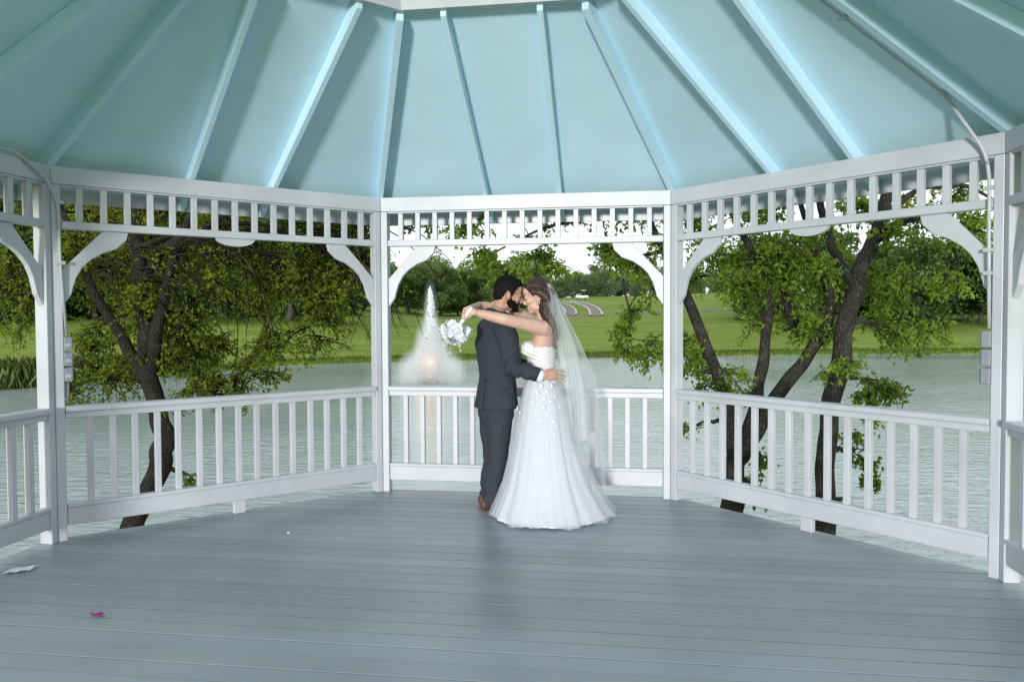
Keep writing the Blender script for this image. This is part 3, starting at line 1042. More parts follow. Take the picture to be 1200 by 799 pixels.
# left tree: dark leaning trunk close behind the left balustrade
Yl = 7.7
limbs = [
    [(140, 650, Yl, .17), (162, 600, Yl, .15), (188, 545, Yl, .155), (196, 510, Yl, .15), (182, 470, Yl, .13), (172, 430, Yl, .125), (170, 385, Yl, .11), (166, 330, Yl + .1, .10), (160, 285, Yl + .1, .09), (150, 200, Yl, .07), (160, 120, Yl - .1, .04)],
    [(173, 445, Yl, .11), (150, 405, Yl + .1, .085), (125, 370, Yl + .2, .075), (105, 335, Yl + .2, .065), (95, 300, Yl + .2, .055), (70, 240, Yl + .2, .045), (40, 180, Yl, .03)],
    [(178, 440, Yl, .10), (183, 390, Yl - .1, .08), (192, 345, Yl - .1, .07), (205, 290, Yl - .2, .06), (235, 230, Yl - .2, .05), (270, 170, Yl - .2, .03)],
    [(166, 330, Yl + .1, .07), (195, 285, Yl - .1, .05), (250, 262, Yl - .1, .04), (310, 262, Yl, .03), (370, 285, Yl, .022), (410, 320, Yl, .012)],
    [(160, 290, Yl, .05), (220, 270, Yl + .3, .035), (290, 285, Yl + .3, .026), (345, 320, Yl + .3, .018), (385, 355, Yl + .3, .009)],
    [(95, 300, Yl + .2, .04), (60, 300, Yl + .3, .03), (20, 320, Yl + .4, .02), (-20, 350, Yl + .4, .012)],
    [(205, 290, Yl - .2, .045), (280, 240, Yl - .1, .035), (360, 245, Yl, .025), (430, 265, Yl + .1, .014)],
]
blobs = []
def scatter(n, x0, x1, y0, y1, Y, dy, rx, rz, tw, rs):
    r_ = np.random.default_rng(rs)
    return [(r_.uniform(x0, x1), r_.uniform(y0, y1), Y + r_.uniform(-dy, dy), rx * r_.uniform(.7, 1.3), rz * r_.uniform(.7, 1.3), tw) for _ in range(n)]
blobs += scatter(24, 70, 330, 215, 300, Yl + .65, .75, .45, .32, 15, 1)
blobs += scatter(22, 80, 320, 300, 385, Yl + .65, .75, .42, .32, 13, 2)
blobs += scatter(24, 80, 335, 375, 462, Yl + .5, .6, .36, .22, 10, 3)
blobs += scatter(9, -40, 75, 230, 380, Yl + .2, .5, .4, .35, 12, 4)
blobs += scatter(12, 310, 415, 265, 340, Yl, .5, .34, .24, 9, 5)
blobs += scatter(8, 330, 415, 335, 400, Yl, .4, .28, .2, 8, 6)
blobs += scatter(9, 380, 460, 225, 300, Yl, .4, .30, .2, 8, 7)
blobs += scatter(5, 200, 330, 430, 462, Yl, .4, .30, .12, 6, 8)
blobs += [(225, 560, Yl, .14, .1, 3), (205, 475, Yl - .1, .16, .1, 4)]
n1_ = near_tree('shade_tree', 'dark leaning tree with thin drooping twigs beside the outlet post', at(150, 640, Yl), limbs, blobs, 'bark_dark', 'leaf_dark', 21, leaf_size=.043, bare=.25, dens=2.0, thick=.68, droop=[(230, 262, 400, 300, 60), (100, 280, 240, 330, 25), (330, 250, 430, 275, 20)])

# right tree: several grey trunks
Yr = 7.6
limbs = [
    [(852, 640, Yr, .19), (858, 585, Yr, .165), (862, 530, Yr, .15), (858, 490, Yr, .12), (846, 455, Yr, .095), (828, 405, Yr - .1, .085), (805, 345, Yr - .15, .075), (780, 295, Yr - .2, .065), (755, 245, Yr - .2, .05), (735, 180, Yr - .2, .03)],
    [(862, 545, Yr, .12), (880, 500, Yr, .12), (888, 465, Yr, .10), (895, 420, Yr + .1, .085), (901, 370, Yr + .1, .075), (897, 320, Yr + .1, .065), (875, 280, Yr, .055), (850, 235, Yr, .045), (840, 160, Yr, .03)],
    [(866, 540, Yr, .12), (893, 490, Yr - .1, .11), (925, 445, Yr - .15, .105), (955, 405, Yr - .15, .095), (975, 370, Yr - .15, .08), (968, 330, Yr, .06), (950, 280, Yr, .05), (930, 210, Yr, .035)],
    [(965, 660, Yr - .5, .16), (968, 600, Yr - .5, .145), (968, 540, Yr - .5, .135), (975, 480, Yr - .5, .135), (985, 420, Yr - .5, .14), (993, 370, Yr - .5, .13), (1004, 335, Yr - .5, .12), (1020, 290, Yr - .5, .105), (1035, 250, Yr - .5, .09), (1050, 180, Yr - .5, .06)],
    [(1004, 335, Yr - .5, .09), (985, 310, Yr - .4, .07), (970, 280, Yr - .4, .06), (960, 230, Yr - .4, .05), (955, 150, Yr - .4, .03)],
    [(1022, 285, Yr - .5, .08), (1050, 262, Yr - .5, .06), (1080, 255, Yr - .4, .045), (1110, 275, Yr - .4, .03), (1125, 310, Yr - .4, .018), (1120, 350, Yr - .4, .010)],
    [(1035, 250, Yr - .5, .05), (1080, 220, Yr - .5, .04), (1130, 215, Yr - .5, .03), (1175, 240, Yr - .5, .015)],
    [(922, 350, Yr + .4, .05), (930, 390, Yr + .4, .06), (915, 330, Yr + .3, .045), (905, 285, Yr + .3, .035)],
    [(780, 295, Yr - .2, .04), (745, 300, Yr - .3, .026), (728, 330, Yr - .4, .018), (740, 370, Yr - .4, .012), (735, 420, Yr - .4, .007)],
    [(755, 245, Yr - .2, .04), (700, 255, Yr - .4, .028), (640, 265, Yr - .4, .02), (590, 290, Yr - .4, .013), (555, 310, Yr - .4, .007)],
    [(805, 345, Yr - .15, .04), (775, 320, Yr - .1, .025), (745, 345, Yr, .016), (728, 380, Yr, .009)],
]
blobs = []
blobs += scatter(14, 800, 900, 235, 330, Yr + .45, .5, .34, .24, 8, 31)
blobs += scatter(16, 880, 1010, 225, 330, Yr + .15, .6, .36, .24, 9, 32)
blobs += scatter(12, 820, 1000, 320, 400, Yr + .2, .5, .30, .2, 7, 33)
blobs += scatter(9, 1040, 1150, 215, 275, Yr - .4, .5, .30, .15, 8, 34)
blobs += scatter(15, 1015, 1140, 310, 400, Yr - .1, .5, .26, .2, 6, 35)
blobs += scatter(8, 800, 870, 380, 470, Yr, .4, .22, .18, 5, 36)
blobs += scatter(7, 985, 1060, 400, 480, Yr - .4, .3, .20, .14, 5, 37)
blobs += scatter(6, 990, 1040, 500, 600, Yr - .5, .25, .14, .12, 4, 38)
blobs += scatter(5, 860, 900, 520, 600, Yr, .2, .12, .14, 4, 39)
blobs += scatter(9, 700, 775, 280, 330, Yr - .4, .3, .22, .16, 5, 40)
blobs += scatter(8, 715, 775, 330, 425, Yr - .4, .3, .18, .16, 5, 41)
blobs += scatter(9, 550, 660, 288, 322, Yr - .4, .3, .24, .10, 5, 42)
blobs += scatter(15, 460, 790, 225, 280, Yr - .3, .4, .3, .13, 5, 43)
blobs += [(800, 400, Yr, .2, .2, 5), (815, 440, Yr, .2, .2, 5), (800, 500, Yr, .1, .15, 4)]
n2_ = near_tree('shade_tree', 'grey barked tree with several spreading trunks and fresh green leaves', at(900, 640, Yr), limbs, blobs, 'bark_grey', 'leaf_fresh', 22, leaf_size=.052, bare=.10, dens=1.6, thick=.63)
print('LEAVES', n1_, n2_)

# --- trees on the far shore: a handful of shapes, placed many times
def far_tree_meshes(seed, height, spread, n_leaf, clear, size):
    rng = np.random.default_rng(seed)
    wood = MB()
    lean = rng.normal(size=2) * .04
    top = Vector((lean[0] * height, lean[1] * height, height * .72))
    tr = bez((0, 0, -.3), top, 0, 8, rng, .02)
    r0 = height * .021
    wood.tube(tr, [r0 * (1.15 - .9 * i / 8) for i in range(9)], 9)
    C, D, S, T = [], [], [], []
    nb = 17
    for i in range(nb):
        s = rng.uniform(clear * .8, .95)
        p = tr[min(8, int(s * 8))]
        a = rng.uniform(0, 6.283)
        prof = math.sin(math.pi * min(1, max(.05, (s - clear * .6) / (1.08 - clear * .6)))) ** .6
        ln = spread * prof * rng.uniform(.6, 1.05)
        e = Vector((p.x + math.cos(a) * ln, p.y + math.sin(a) * ln, p.z + height * rng.uniform(.02, .26)))
        br = bez(p, e, -.08, 6, rng, .05)
        wood.tube(br, [r0 * .42 * (1 - j / 7) + .01 for j in range(7)], 5, caps=False)
        bt = rng.uniform(.0, .8)
        for c_ in range(5):
            cc = np.array(br[rng.integers(3, 7)]) + rng.normal(size=3) * spread * .16
            rad = spread * rng.uniform(.16, .34)
            m = n_leaf // (nb * 5)
            u = rng.normal(size=(m, 3)); u /= np.linalg.norm(u, axis=1)[:, None]
            rr = rng.uniform(.25, 1, size=(m, 1)) ** .5
            pts = cc + u * rr * rad * np.array([1, 1, .7])
            C.append(pts); D.append(u * .6 + rng.normal(size=(m, 3)) * .7 + np.array([0, 0, -.2]))
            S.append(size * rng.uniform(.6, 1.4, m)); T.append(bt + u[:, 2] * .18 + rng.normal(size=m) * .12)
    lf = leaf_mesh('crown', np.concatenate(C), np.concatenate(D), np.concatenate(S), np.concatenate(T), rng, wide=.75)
    return wood.mesh('trunk'), lf
KINDS = {
    'round': [far_tree_meshes(50 + i, 8.5, 3.2, 9000, .22, .26) for i in range(3)],
    'tall': [far_tree_meshes(60 + i, 12.0, 4.0, 11000, .30, .30) for i in range(3)],
    'thicket': [far_tree_meshes(70 + i, 7.5, 3.8, 8000, .10, .30) for i in range(2)],
}
def place_far(px, Y, kind, var, scale, leaf, label, group, rot):
    x = (px - 600) / F * Y
    z = float(ground_z(x, Y))
    root = empty('tree', (x, Y, z))
    root.rotation_euler.z = rot
    root.scale = (scale, scale, scale)
    tag(root, label, 'tree', group)
    tm, lf = KINDS[kind][var % len(KINDS[kind])]
    key = (lf.name, leaf)
    if key not in LEAFCOPY:
        c_ = lf.copy(); c_.materials.clear(); c_.materials.append(M[leaf]); LEAFCOPY[key] = c_
    if not tm.materials: tm.materials.append(M['bark_far'])
    for nm_, me in (('trunk', tm), ('crown', LEAFCOPY[key])):
        o = bpy.data.objects.new(nm_, me); col.objects.link(o); o.parent = root
LEAFCOPY = {}
rng = np.random.default_rng(9)
def row(pxs, Y0, dY, kind, s0, s1, leaf, label, group):
    for i, px in enumerate(pxs):
        place_far(px + rng.uniform(-6, 6), Y0 + rng.uniform(-dY, dY), kind, i, rng.uniform(s0, s1), leaf, label, group, rng.uniform(0, 6.28))
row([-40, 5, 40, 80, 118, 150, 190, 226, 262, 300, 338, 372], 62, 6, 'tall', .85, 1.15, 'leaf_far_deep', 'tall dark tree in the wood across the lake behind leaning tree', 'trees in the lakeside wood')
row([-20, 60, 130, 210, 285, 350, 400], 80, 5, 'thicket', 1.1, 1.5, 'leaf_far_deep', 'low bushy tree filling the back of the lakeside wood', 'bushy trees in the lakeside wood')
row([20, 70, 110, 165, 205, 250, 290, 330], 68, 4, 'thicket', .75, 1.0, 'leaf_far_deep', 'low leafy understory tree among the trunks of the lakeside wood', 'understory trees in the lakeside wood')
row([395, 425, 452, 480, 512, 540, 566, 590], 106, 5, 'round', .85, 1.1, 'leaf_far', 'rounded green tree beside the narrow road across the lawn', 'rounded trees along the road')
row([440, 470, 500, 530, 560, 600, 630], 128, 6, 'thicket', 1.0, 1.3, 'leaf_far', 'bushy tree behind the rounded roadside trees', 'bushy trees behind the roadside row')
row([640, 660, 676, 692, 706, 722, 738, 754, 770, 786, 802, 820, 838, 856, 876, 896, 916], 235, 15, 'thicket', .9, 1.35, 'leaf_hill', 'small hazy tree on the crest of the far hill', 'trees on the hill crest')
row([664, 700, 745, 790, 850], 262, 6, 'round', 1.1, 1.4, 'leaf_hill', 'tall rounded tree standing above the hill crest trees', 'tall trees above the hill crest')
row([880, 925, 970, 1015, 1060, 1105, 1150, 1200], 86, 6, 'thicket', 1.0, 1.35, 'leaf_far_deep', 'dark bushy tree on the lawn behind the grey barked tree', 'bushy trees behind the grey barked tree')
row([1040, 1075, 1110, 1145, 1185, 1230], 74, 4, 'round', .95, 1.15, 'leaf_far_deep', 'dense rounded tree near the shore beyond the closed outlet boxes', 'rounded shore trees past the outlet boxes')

# --- shore growth
def blades(name, n, fn, h0, h1, wdt, matn, label, seed):
    rng = np.random.default_rng(seed)
    C, D, S, T = [], [], [], []
    for _ in range(n):
        x, y = fn(rng)
        C.append((x, y, float(ground_z(x, y)) - .03)); D.append((rng.normal() * .22, rng.normal() * .22, 1))
        S.append(rng.uniform(h0, h1)); T.append(rng.uniform(0, 1))
    me = leaf_mesh(name, C, D, S, T, rng, wide=wdt)
    tag(link(name, me, matn), label, kind='stuff')
def shore(rng, x0, x1, d0, d1):
    x = rng.uniform(x0, x1); return x, float(np.interp(x, fx, fy)) + rng.uniform(d0, d1)
blades('reeds', 15000, lambda r_: shore(r_, -40, -13.5, -.1, 2.2), .3, .95, .022, 'reed_leaf', 'tall yellowish reeds on the bank across the water', 5)
blades('grass', 16000, lambda r_: shore(r_, -14, 48, .05, 1.2), .06, .20, .12, 'grass_blade', 'rough grass fringe along the far water edge', 6)

# ================================================================== FOUNTAIN
fp = at(505, 447, 28.2)
fp = Vector((fp.x, 28.2, WATER_Z))
fo = empty('fountain', fp)
tag(fo, 'floating lake fountain with tall white jet and warm lamp at its base', 'fountain')
q = MB()
q.loft([(fp + Z * -.05, (.5, 0, 0), (0, .5, 0)), (fp + Z * .06, (.55, 0, 0), (0, .55, 0)), (fp + Z * .12, (.35, 0, 0), (0, .35, 0))], 28, dome=False)
fl = q.build('float', 'fountain_metal', fo)
q = MB(); q.tube([fp + Z * .1, fp + Z * .30], [.09, .05], 12); q.build('nozzle', 'fountain_metal', fo)
for a in (R(200), R(270), R(340)):
    c = fp + Vector((math.cos(a) * .42, math.sin(a) * .42, .14))
    q = MB(); q.tube([c, c + Z * .07], [.07, .085], 12); lp = q.build('lamp', 'fountain_metal', fo)
    q = MB(); q.ell(c + Z * .075, ((.075, 0, 0), (0, .075, 0), (0, 0, .025)), 12, 6); q.build('lens', 'lamp_lens', lp)
ld = bpy.data.lights.new('fountain_lamp', 'POINT')
ld.energy, ld.color, ld.shadow_soft_size = 32, (1, .55, .28), .55
lo = bpy.data.objects.new('fountain_lamp', ld); col.objects.link(lo); lo.location = fp + Vector((0, -.35, .75))
rng = np.random.default_rng(77)
def drops(name, P, S, sm):
    n = len(P)
    t = np.array([[0, 0, 1], [1, 0, -.4], [-.5, .87, -.4], [-.5, -.87, -.4], [0, 0, -1.3]])
    f = np.array([[0, 1, 2], [0, 2, 3], [0, 3, 1], [4, 2, 1], [4, 3, 2], [4, 1, 3]])
    v = P[:, None, :] + t[None] * S[:, None, None] * np.array([1, 1, sm])
    ff = (np.arange(n) * 5)[:, None, None] + f[None]
    me = bpy.data.meshes.new(name)
    me.from_pydata(v.reshape(-1, 3).tolist(), [], ff.reshape(-1, 3).tolist())
    me.polygons.foreach_set('use_smooth', [True] * len(me.polygons))
    o = link(name, me, 'droplet', fo); o['kind'] = 'stuff'
n = 16000
h = rng.uniform(0, 1, n) ** .8
rad = (.05 + .20 * (1 - h) ** 1.2 ) * np.abs(rng.normal(size=n)) * .62
a = rng.uniform(0, 6.283, n)
P = np.stack([fp.x + rad * np.cos(a) * (1 + .3 * np.sin(h * 23 + a)), fp.y + rad * np.sin(a), fp.z + .2 + h * (3.25 - 1.6 * np.minimum(rad, .6)) + rng.normal(size=n) * .02], 1)
drops('jet', P, rng.uniform(.012, .030, n) * (1.25 - .5 * h), 1.9)
n = 5000
h = rng.uniform(0, 1, n) ** 1.5
rad = .25 + np.abs(rng.normal(size=n)) * .34
a = rng.uniform(0, 6.283, n)
P = np.stack([fp.x + rad * np.cos(a) * (1.1 - .4 * h), fp.y + rad * np.sin(a), fp.z + .02 + h * 1.6 * np.exp(-(rad - .35) * .8)], 1)
drops('falling_spray', P, rng.uniform(.004, .010, n), 1.5)
for nm_, c, s in (('mist', Vector((0, 0, .35)), (1.45, 1.2, 1.15)), ('mist', Vector((0, 0, .95)), (.75, .75, 1.7)), ('mist', Vector((0, 0, 1.45)), (.36, .36, 2.6))):
    q = MB(); q.ell((0, 0, 0), ((1, 0, 0), (0, 1, 0), (0, 0, 1)), 24, 14)
    o = q.build(nm_, 'mist', fo)
    o.matrix_parent_inverse = Matrix.Identity(4)
    o.location, o.scale = c, s
    o['kind'] = 'stuff'

# ================================================================== UTILITY CART ON THE HILL
cy_ = 150.0; cx_ = (682 - 600) / F * cy_
cz_ = float(ground_z(cx_, cy_))
ct = empty('utility_cart', (cx_, cy_, cz_))
tag(ct, 'small white utility cart parked at the top of the gravel paths', 'cart')
O = Vector((cx_, cy_, cz_))
q = MB(); q.prism([O + Vector((x, -.6, z)) for x, z in [(-1.2, .35), (1.2, .35), (1.25, .7), (.55, .85), (.45, .75), (-1.2, .8)]], (0, 1.2, 0)); q.build('body', 'cart_white', ct, bevel=.03)
q = MB(); q.prism([O + Vector((x, -.62, z)) for x, z in [(-1.1, .82), (-.1, .82), (-.1, 1.05), (-1.1, 1.1)]], (0, 1.24, 0)); q.build('cargo_bed', 'cart_tan', ct, bevel=.02)
q = MB(); q.prism([O + Vector((x, -.6, z)) for x, z in [(-.15, 1.75), (.75, 1.72), (.8, 1.8), (-.2, 1.83)]], (0, 1.2, 0)); q.build('canopy', 'cart_white', ct, bevel=.02)
for x, dx in ((-.1, 0), (.7, .12)):
    for s in (-.55, .55):
        q = MB(); q.tube([O + Vector((x + dx, s, .8)), O + Vector((x, s, 1.75))], .025, 6); q.build('canopy_post', 'rubber', ct)
q = MB(); q.prism([O + Vector((x, -.5, z)) for x, z in [(0, .78), (.35, .78), (.35, .9), (.12, .95), (.05, 1.3), (-.03, 1.3)]], (0, 1.0, 0)); q.build('seat', 'rubber', ct)
for x in (-.75, .8):
    for s in (-.62, .5):
        q = MB(); q.tube([O + Vector((x, s, .27)), O + Vector((x, s + .14, .27))], .27, 18); wh = q.build('wheel', 'rubber', ct)
        q = MB(); q.tube([O + Vector((x, s - .01, .27)), O + Vector((x, s + .15, .27))], .13, 12); q.build('rim', 'cart_white', wh)

# ================================================================== THE COUPLE
YG, YB = 6.00, 5.86
def G(px, py, dy=0): return at(px, py, YG + dy)
def B(px, py, dy=0): return at(px, py, YB + dy)

class Head:
    def __init__(self, c, f, scale, tilt_side=0):
        self.c = Vector(c); self.f = Vector(f).normalized(); self.k = scale
        s = self.f.cross(Vector((0, 0, 1))).normalized()
        self.s = s; self.u = s.cross(self.f).normalized()
    def p(self, f, u, s=0): return self.c + (self.f * f + self.u * u + self.s * s) * self.k
    def e(self, mb, f, u, s, rf, ru, rs, tilt=0, n=(18, 12)):
        a = Quaternion(self.s, tilt) if tilt else None
        ff, uu = (self.f, self.u) if a is None else (a @ self.f, a @ self.u)
        mb.ell(self.p(f, u, s), (ff * rf * self.k, self.s * rs * self.k, uu * ru * self.k), *n)
    def skin(self, mb, fem=False):
        e = lambda *a, **k_: self.e(mb, *a, **k_)
        e(-.008, .035, 0, .096, .094, .074)             # cranium
        e(.028, .0, 0, .066, .085, .060)                # face mass
        e(.030, -.055, 0, .056, .062, .052 if fem else .057)   # lower face
        e(.066, -.094, 0, .024, .020, .024 if fem else .030)   # chin
        for s in (-1, 1):
            e(.020, -.075, s * .040, .045, .022, .012, tilt=R(20))   # jaw edge
            e(.062, -.020, s * .036, .026, .022, .020)  # cheek
            e(.080, .006, s * .032, .012, .010, .015)   # closed eye
            e(-.008, -.012, s * .074, .019, .031, .009, tilt=R(12))  # ear
            e(-.010, -.004, s * .080, .013, .020, .005, tilt=R(12))
            e(.094 if fem else .100, -.036 if fem else -.040, s * .010, .009, .007, .008)  # nostril wing
        e(.080, .028, 0, .016, .011, .044)              # brow
        e(.062, .050, 0, .034, .040, .050)              # forehead
        mb.limb([self.p(.088, .012), self.p(.096, -.008), self.p(.106 if fem else .112, -.026 if fem else -.032), self.p(.092 if fem else .100, -.038 if fem else -.045)], [x * self.k * (.80 if fem else 1) for x in (.010, .011, .013, .009)])
        lf = -.006 if fem else 0
        e(.090 + lf, -.064, 0, .011, .007, .022)
        e(.086 + lf, -.077, 0, .011, .008, .019)

def finger(mb, pts, r0):
    mb.limb(pts, [r0 * (1 - .10 * i) for i in range(len(pts))])

def strands(me, name, matn, parent, n, ln, seed, flow=False):
    rng = np.random.default_rng(seed)
    q = MB()
    for i in rng.integers(0, len(me.vertices), n):
        v = me.vertices[int(i)]
        d = Vector(v.normal) * (.35 if flow else .8) + Vector((.25 if flow else -.2, 0, -1.0 if flow else -.25)) + Vector(rng.normal(size=3)) * .35
        d.normalize(); l = ln * rng.uniform(.5, 1.3)
        q.tube([v.co, v.co + d * l * .6, v.co + d * l + Vector((0, 0, -.15 * l))], [.0012, .0010, .0004], 3, caps=False)
    q.build(name, matn, parent)

# ---------------------------------------------------------------- groom
gf = Vector((math.cos(R(30)), math.sin(R(30)), 0)); gr = Vector((math.sin(R(30)), -math.cos(R(30)), 0))
hg = Head(G(595.5, 345, -.06), (math.cos(R(12)) * .985, .17, -math.sin(R(12))), 1.06)
body = MB()
hg.skin(body)
body.limb([hg.p(-.030, -.030), hg.p(-.035, -.08), G(583, 366), G(582, 380)], [.062, .060, .064, .075])
def secs(fn, rows, f, r): return [(fn(px, py), f * d, r * w_) for px, py, d, w_ in rows]
body.loft(secs(G, [(583, 372, .07, .12), (582, 380, .09, .17), (581, 395, .105, .18), (582, 420, .11, .175), (583, 445, .105, .16), (582, 470, .115, .17), (581, 488, .11, .17)], gf, gr), 20)
GS, GE, GW = G(592, 385, -.17), G(602, 431, -.31), G(633, 440.5, -.37)
body.limb([GS, GS.lerp(GE, .5), GE, GE.lerp(GW, .5), GW], [.052, .046, .040, .034, .027])
GS2, GE2, GW2 = G(570, 385, .20), G(598, 424, .26), G(626, 434, .12)
body.limb([GS2, GE2, GE2.lerp(GW2, .5), GW2, GW2 + Vector((.08, -.03, -.01))], [.052, .042, .034, .027, .03])
# right hand spread on her back
palm_e = G(651, 439.5, -.36)
hv = Vector((0, 0, 1))
body.loft([(GW, hv * .026, Vector((0, .018, 0))), (GW.lerp(palm_e, .45), hv * .036, Vector((.004, .016, 0))), (palm_e, hv * .041, Vector((.006, .014, 0)))], 16)
for i in range(4):
    fan = .0045 * (1.5 - i)
    k0 = palm_e + hv * (.033 - i * .022)
    ln = (.078, .088, .084, .066)[i]
    d1, d2, d3 = Vector((.92, .20, -.28)), Vector((.75, .5, -.42)), Vector((.45, .75, -.45))
    p1 = k0 + d1.normalized() * ln * .45 + hv * fan; p2 = p1 + d2.normalized() * ln * .35 + hv * fan; p3_ = p2 + d3.normalized() * ln * .25 + hv * fan * .5
    finger(body, [k0 - Vector((.012, 0, 0)), k0, p1, p2, p3_], .0088)
th = GW.lerp(palm_e, .25) + hv * .028
finger(body, [th, th + Vector((.022, -.010, .016)), th + Vector((.048, -.008, .018)), th + Vector((.066, .004, .012))], .0115)
gl = []
for hip, knee, ank, dz in ((G(586, 482, -.06), G(582, 540, -.05), G(576, 588, -.03), 0), (G(577, 482, .10), G(577, 540, .12), G(573, 586, .13), 0)):
    gl.append((hip, knee, ank))
    foot = Vector((ank.x, ank.y, .045))
    body.limb([hip, hip.lerp(knee, .5), knee, knee.lerp(ank, .45), ank, foot], [.088, .075, .056, .052, .040, .04])
    body.limb([foot + gf * -.05, foot + gf * .05 - Z * .005, foot + gf * .17 - Z * .012], [.036, .04, .026])
me = fuse(body, .0042, 3)
groom = link('person', me, 'skin_m')
tag(groom, 'dark haired bearded person in charcoal suit with forehead against the bride', 'person')

h_ = MB()
hg.e(h_, -.016, .046, 0, .098, .094, .079)
hg.e(h_, .040, .085, 0, .050, .036, .058)
hg.e(h_, -.060, -.005, 0, .046, .070, .066)
for s in (-1, 1): hg.e(h_, .006, .030, s * .066, .026, .046, .012)
me = fuse(h_, .006, 2); displace(me, lambda c: .0025 * np.sin(c[:, 0] * 240 + 3 * np.sin(c[:, 2] * 90)) * np.sin(c[:, 2] * 210 + c[:, 1] * 160))
link('hair', me, 'hair_black', groom)
strands(me, 'hair_strands', 'hair_black', groom, 900, .014, 1)
h_ = MB()
hg.e(h_, .064, -.090, 0, .033, .029, .037)
hg.e(h_, .045, -.074, 0, .049, .037, .053)
for s in (-1, 1):
    hg.e(h_, .028, -.062, s * .037, .040, .036, .0245, tilt=R(15))
    hg.e(h_, .008, -.030, s * .0590, .014, .044, .0105, tilt=R(10))
    hg.e(h_, .094, -.053, s * .012, .008, .0055, .014)
me = fuse(h_, .005, 2); link('beard', me, 'beard', groom)
strands(me, 'beard_strands', 'beard', groom, 500, .009, 2)
for s in (-1, 1):
    q = MB(); q.limb([hg.p(.098, .028, s * .014), hg.p(.094, .034, s * .032), hg.p(.078, .028, s * .052)], [.004, .005, .003]); q.build('eyebrow', 'hair_black', groom)
    q = MB(); q.limb([hg.p(.094, .002, s * .020), hg.p(.091, -.002, s * .034), hg.p(.078, .000, s * .048)], [.002, .0025, .0015]); q.build('eyelash', 'hair_black', groom)
# shirt collar and cuff
q = MB()
cc = G(587, 361.5, -.01)
for i in range(2):
    pass
vs_, fs = [], []
for i in range(41):
    a = R(-172 + i * 8.6)
    d = gf * -math.cos(a) * .074 + gr * math.sin(a) * .070
    tiltz = -.030 * -math.cos(a)
    for rr, zz in ((1.0, -.022), (.95, .012), (.95 * .93, .026), (.86, .0)):
        p = cc + d * rr + Z * (zz - .42 * d.dot(gf))
        vs_.append(p)
for i in range(40):
    for j in range(3): fs.append((i * 4 + j, (i + 1) * 4 + j, (i + 1) * 4 + j + 1, i * 4 + j + 1))
q.add(vs_, fs, True); q.build('shirt_collar', 'shirt', groom)
q = MB(); dcf = (GW - GE).normalized()
q.limb([GW - dcf * .075, GW - dcf * .02, GW + dcf * .012], [.044, .044, .042], .8, (0, 1, 0)); q.build('shirt_cuff', 'shirt', groom)

jk = MB()
rows = [(584, 366, .066, .090), (583, 371, .092, .150), (582, 378, .112, .200), (581, 390, .130, .222), (581, 405, .138, .222), (582, 420, .137, .214), (583, 440, .130, .200), (582, 458, .140, .208), (581, 470, .148, .216), (580.5, 477, .150, .220)]
jk.loft(secs(G, rows, gf, gr), 36, dome=False)
for a, b_, c_, sgn in ((GS, GE, GW, 1), (GS2, GE2, GW2, -1)):
    d = (c_ - b_).normalized()
    cuff = c_ - d * .025
    jk.limb([a + Z * .02 - gr * sgn * .03, a.lerp(b_, .12), a.lerp(b_, .45), a.lerp(b_, .8), b_ - Z * .004, b_.lerp(cuff, .3), b_.lerp(cuff, .7), cuff], [.085, .088, .079, .074, .073, .070, .064, .060])
me = fuse(jk, .006, 5)
def creases(c):
    d = np.zeros(len(c))
    for cx0, amp, fr_, axis in ((GE, .014, 95, (GW - GS).normalized()), (GS, .004, 70, Vector((.3, 0, 1)).normalized())):
        r2 = ((c - np.array(cx0)) ** 2).sum(1)
        t_ = (c - np.array(cx0)) @ np.array(axis)
        d += amp * np.exp(-r2 / (2 * .085 ** 2)) * np.sin(t_ * fr_ + 5 * c[:, 1] + 2 * np.sin(c[:, 2] * 22))
    d += .005 * np.sin(c[:, 0] * 14 + c[:, 2] * 21 + 3 * np.sin(c[:, 2] * 9)) + .002 * np.sin(c[:, 2] * 48 - c[:, 0] * 30)
    # waist tuck, back seam and vent
    return d - .006 * np.exp(-((c[:, 2] - 1.03) / .05) ** 2)
displace(me, creases)
jacket = link('jacket', me, 'suit', groom)
# details on the jacket: collar, vent, pocket flap, sleeve buttons
q = MB()
vs_, fs = [], []
for i in range(33):
    a = R(-150 + i * 9.375)
    base_ = G(584, 366, 0)
    d = gf * -math.cos(a) * .086 + gr * math.sin(a) * .092
    for rr, zz in ((1.16, -.018), (1.02, .008), (.90, .004)):
        vs_.append(base_ + d * rr + Z * (zz - .42 * d.dot(gf) - .008))
for i in range(32):
    for j in range(2): fs.append((i * 3 + j, (i + 1) * 3 + j, (i + 1) * 3 + j + 1, i * 3 + j + 1))
q.add(vs_, fs, True)
o = q.build('jacket_collar', 'suit', groom); so = o.modifiers.new('t', 'SOLIDIFY'); so.thickness = .006
q = MB()
bk = [G(581, y) - gf * d + gr * .03 for y, d in ((442, .134), (452, .140), (464, .148), (478, .160))]
q.prism([bk[0] - gr * .002, bk[1] - gr * .010, bk[2] - gr * .018, bk[3] - gr * .026, bk[3] + gr * .03, bk[2] + gr * .03, bk[1] + gr * .03, bk[0] + gr * .03], gf * .012)
q.build('vent_flap', 'suit', groom, bevel=.003)
q = MB()
pf = G(585, 452) + gr * .196 + gf * .02
q.prism([pf - gf * .125, pf - gf * .01 + gr * .006, pf - gf * .01 + gr * .006 - Z * .045, pf - gf * .125 - Z * .045], gr * .008); q.build('pocket_flap', 'suit', groom, bevel=.004)
for i in range(3):
    c = GW - dcf * (.045 + i * .018) + Vector((.0, -.058, -.030)); q = MB(); q.ell(c, ((.006, 0, 0), (0, .003, 0), (0, 0, .006)), 8, 6); q.build('button', 'hair_black', groom)
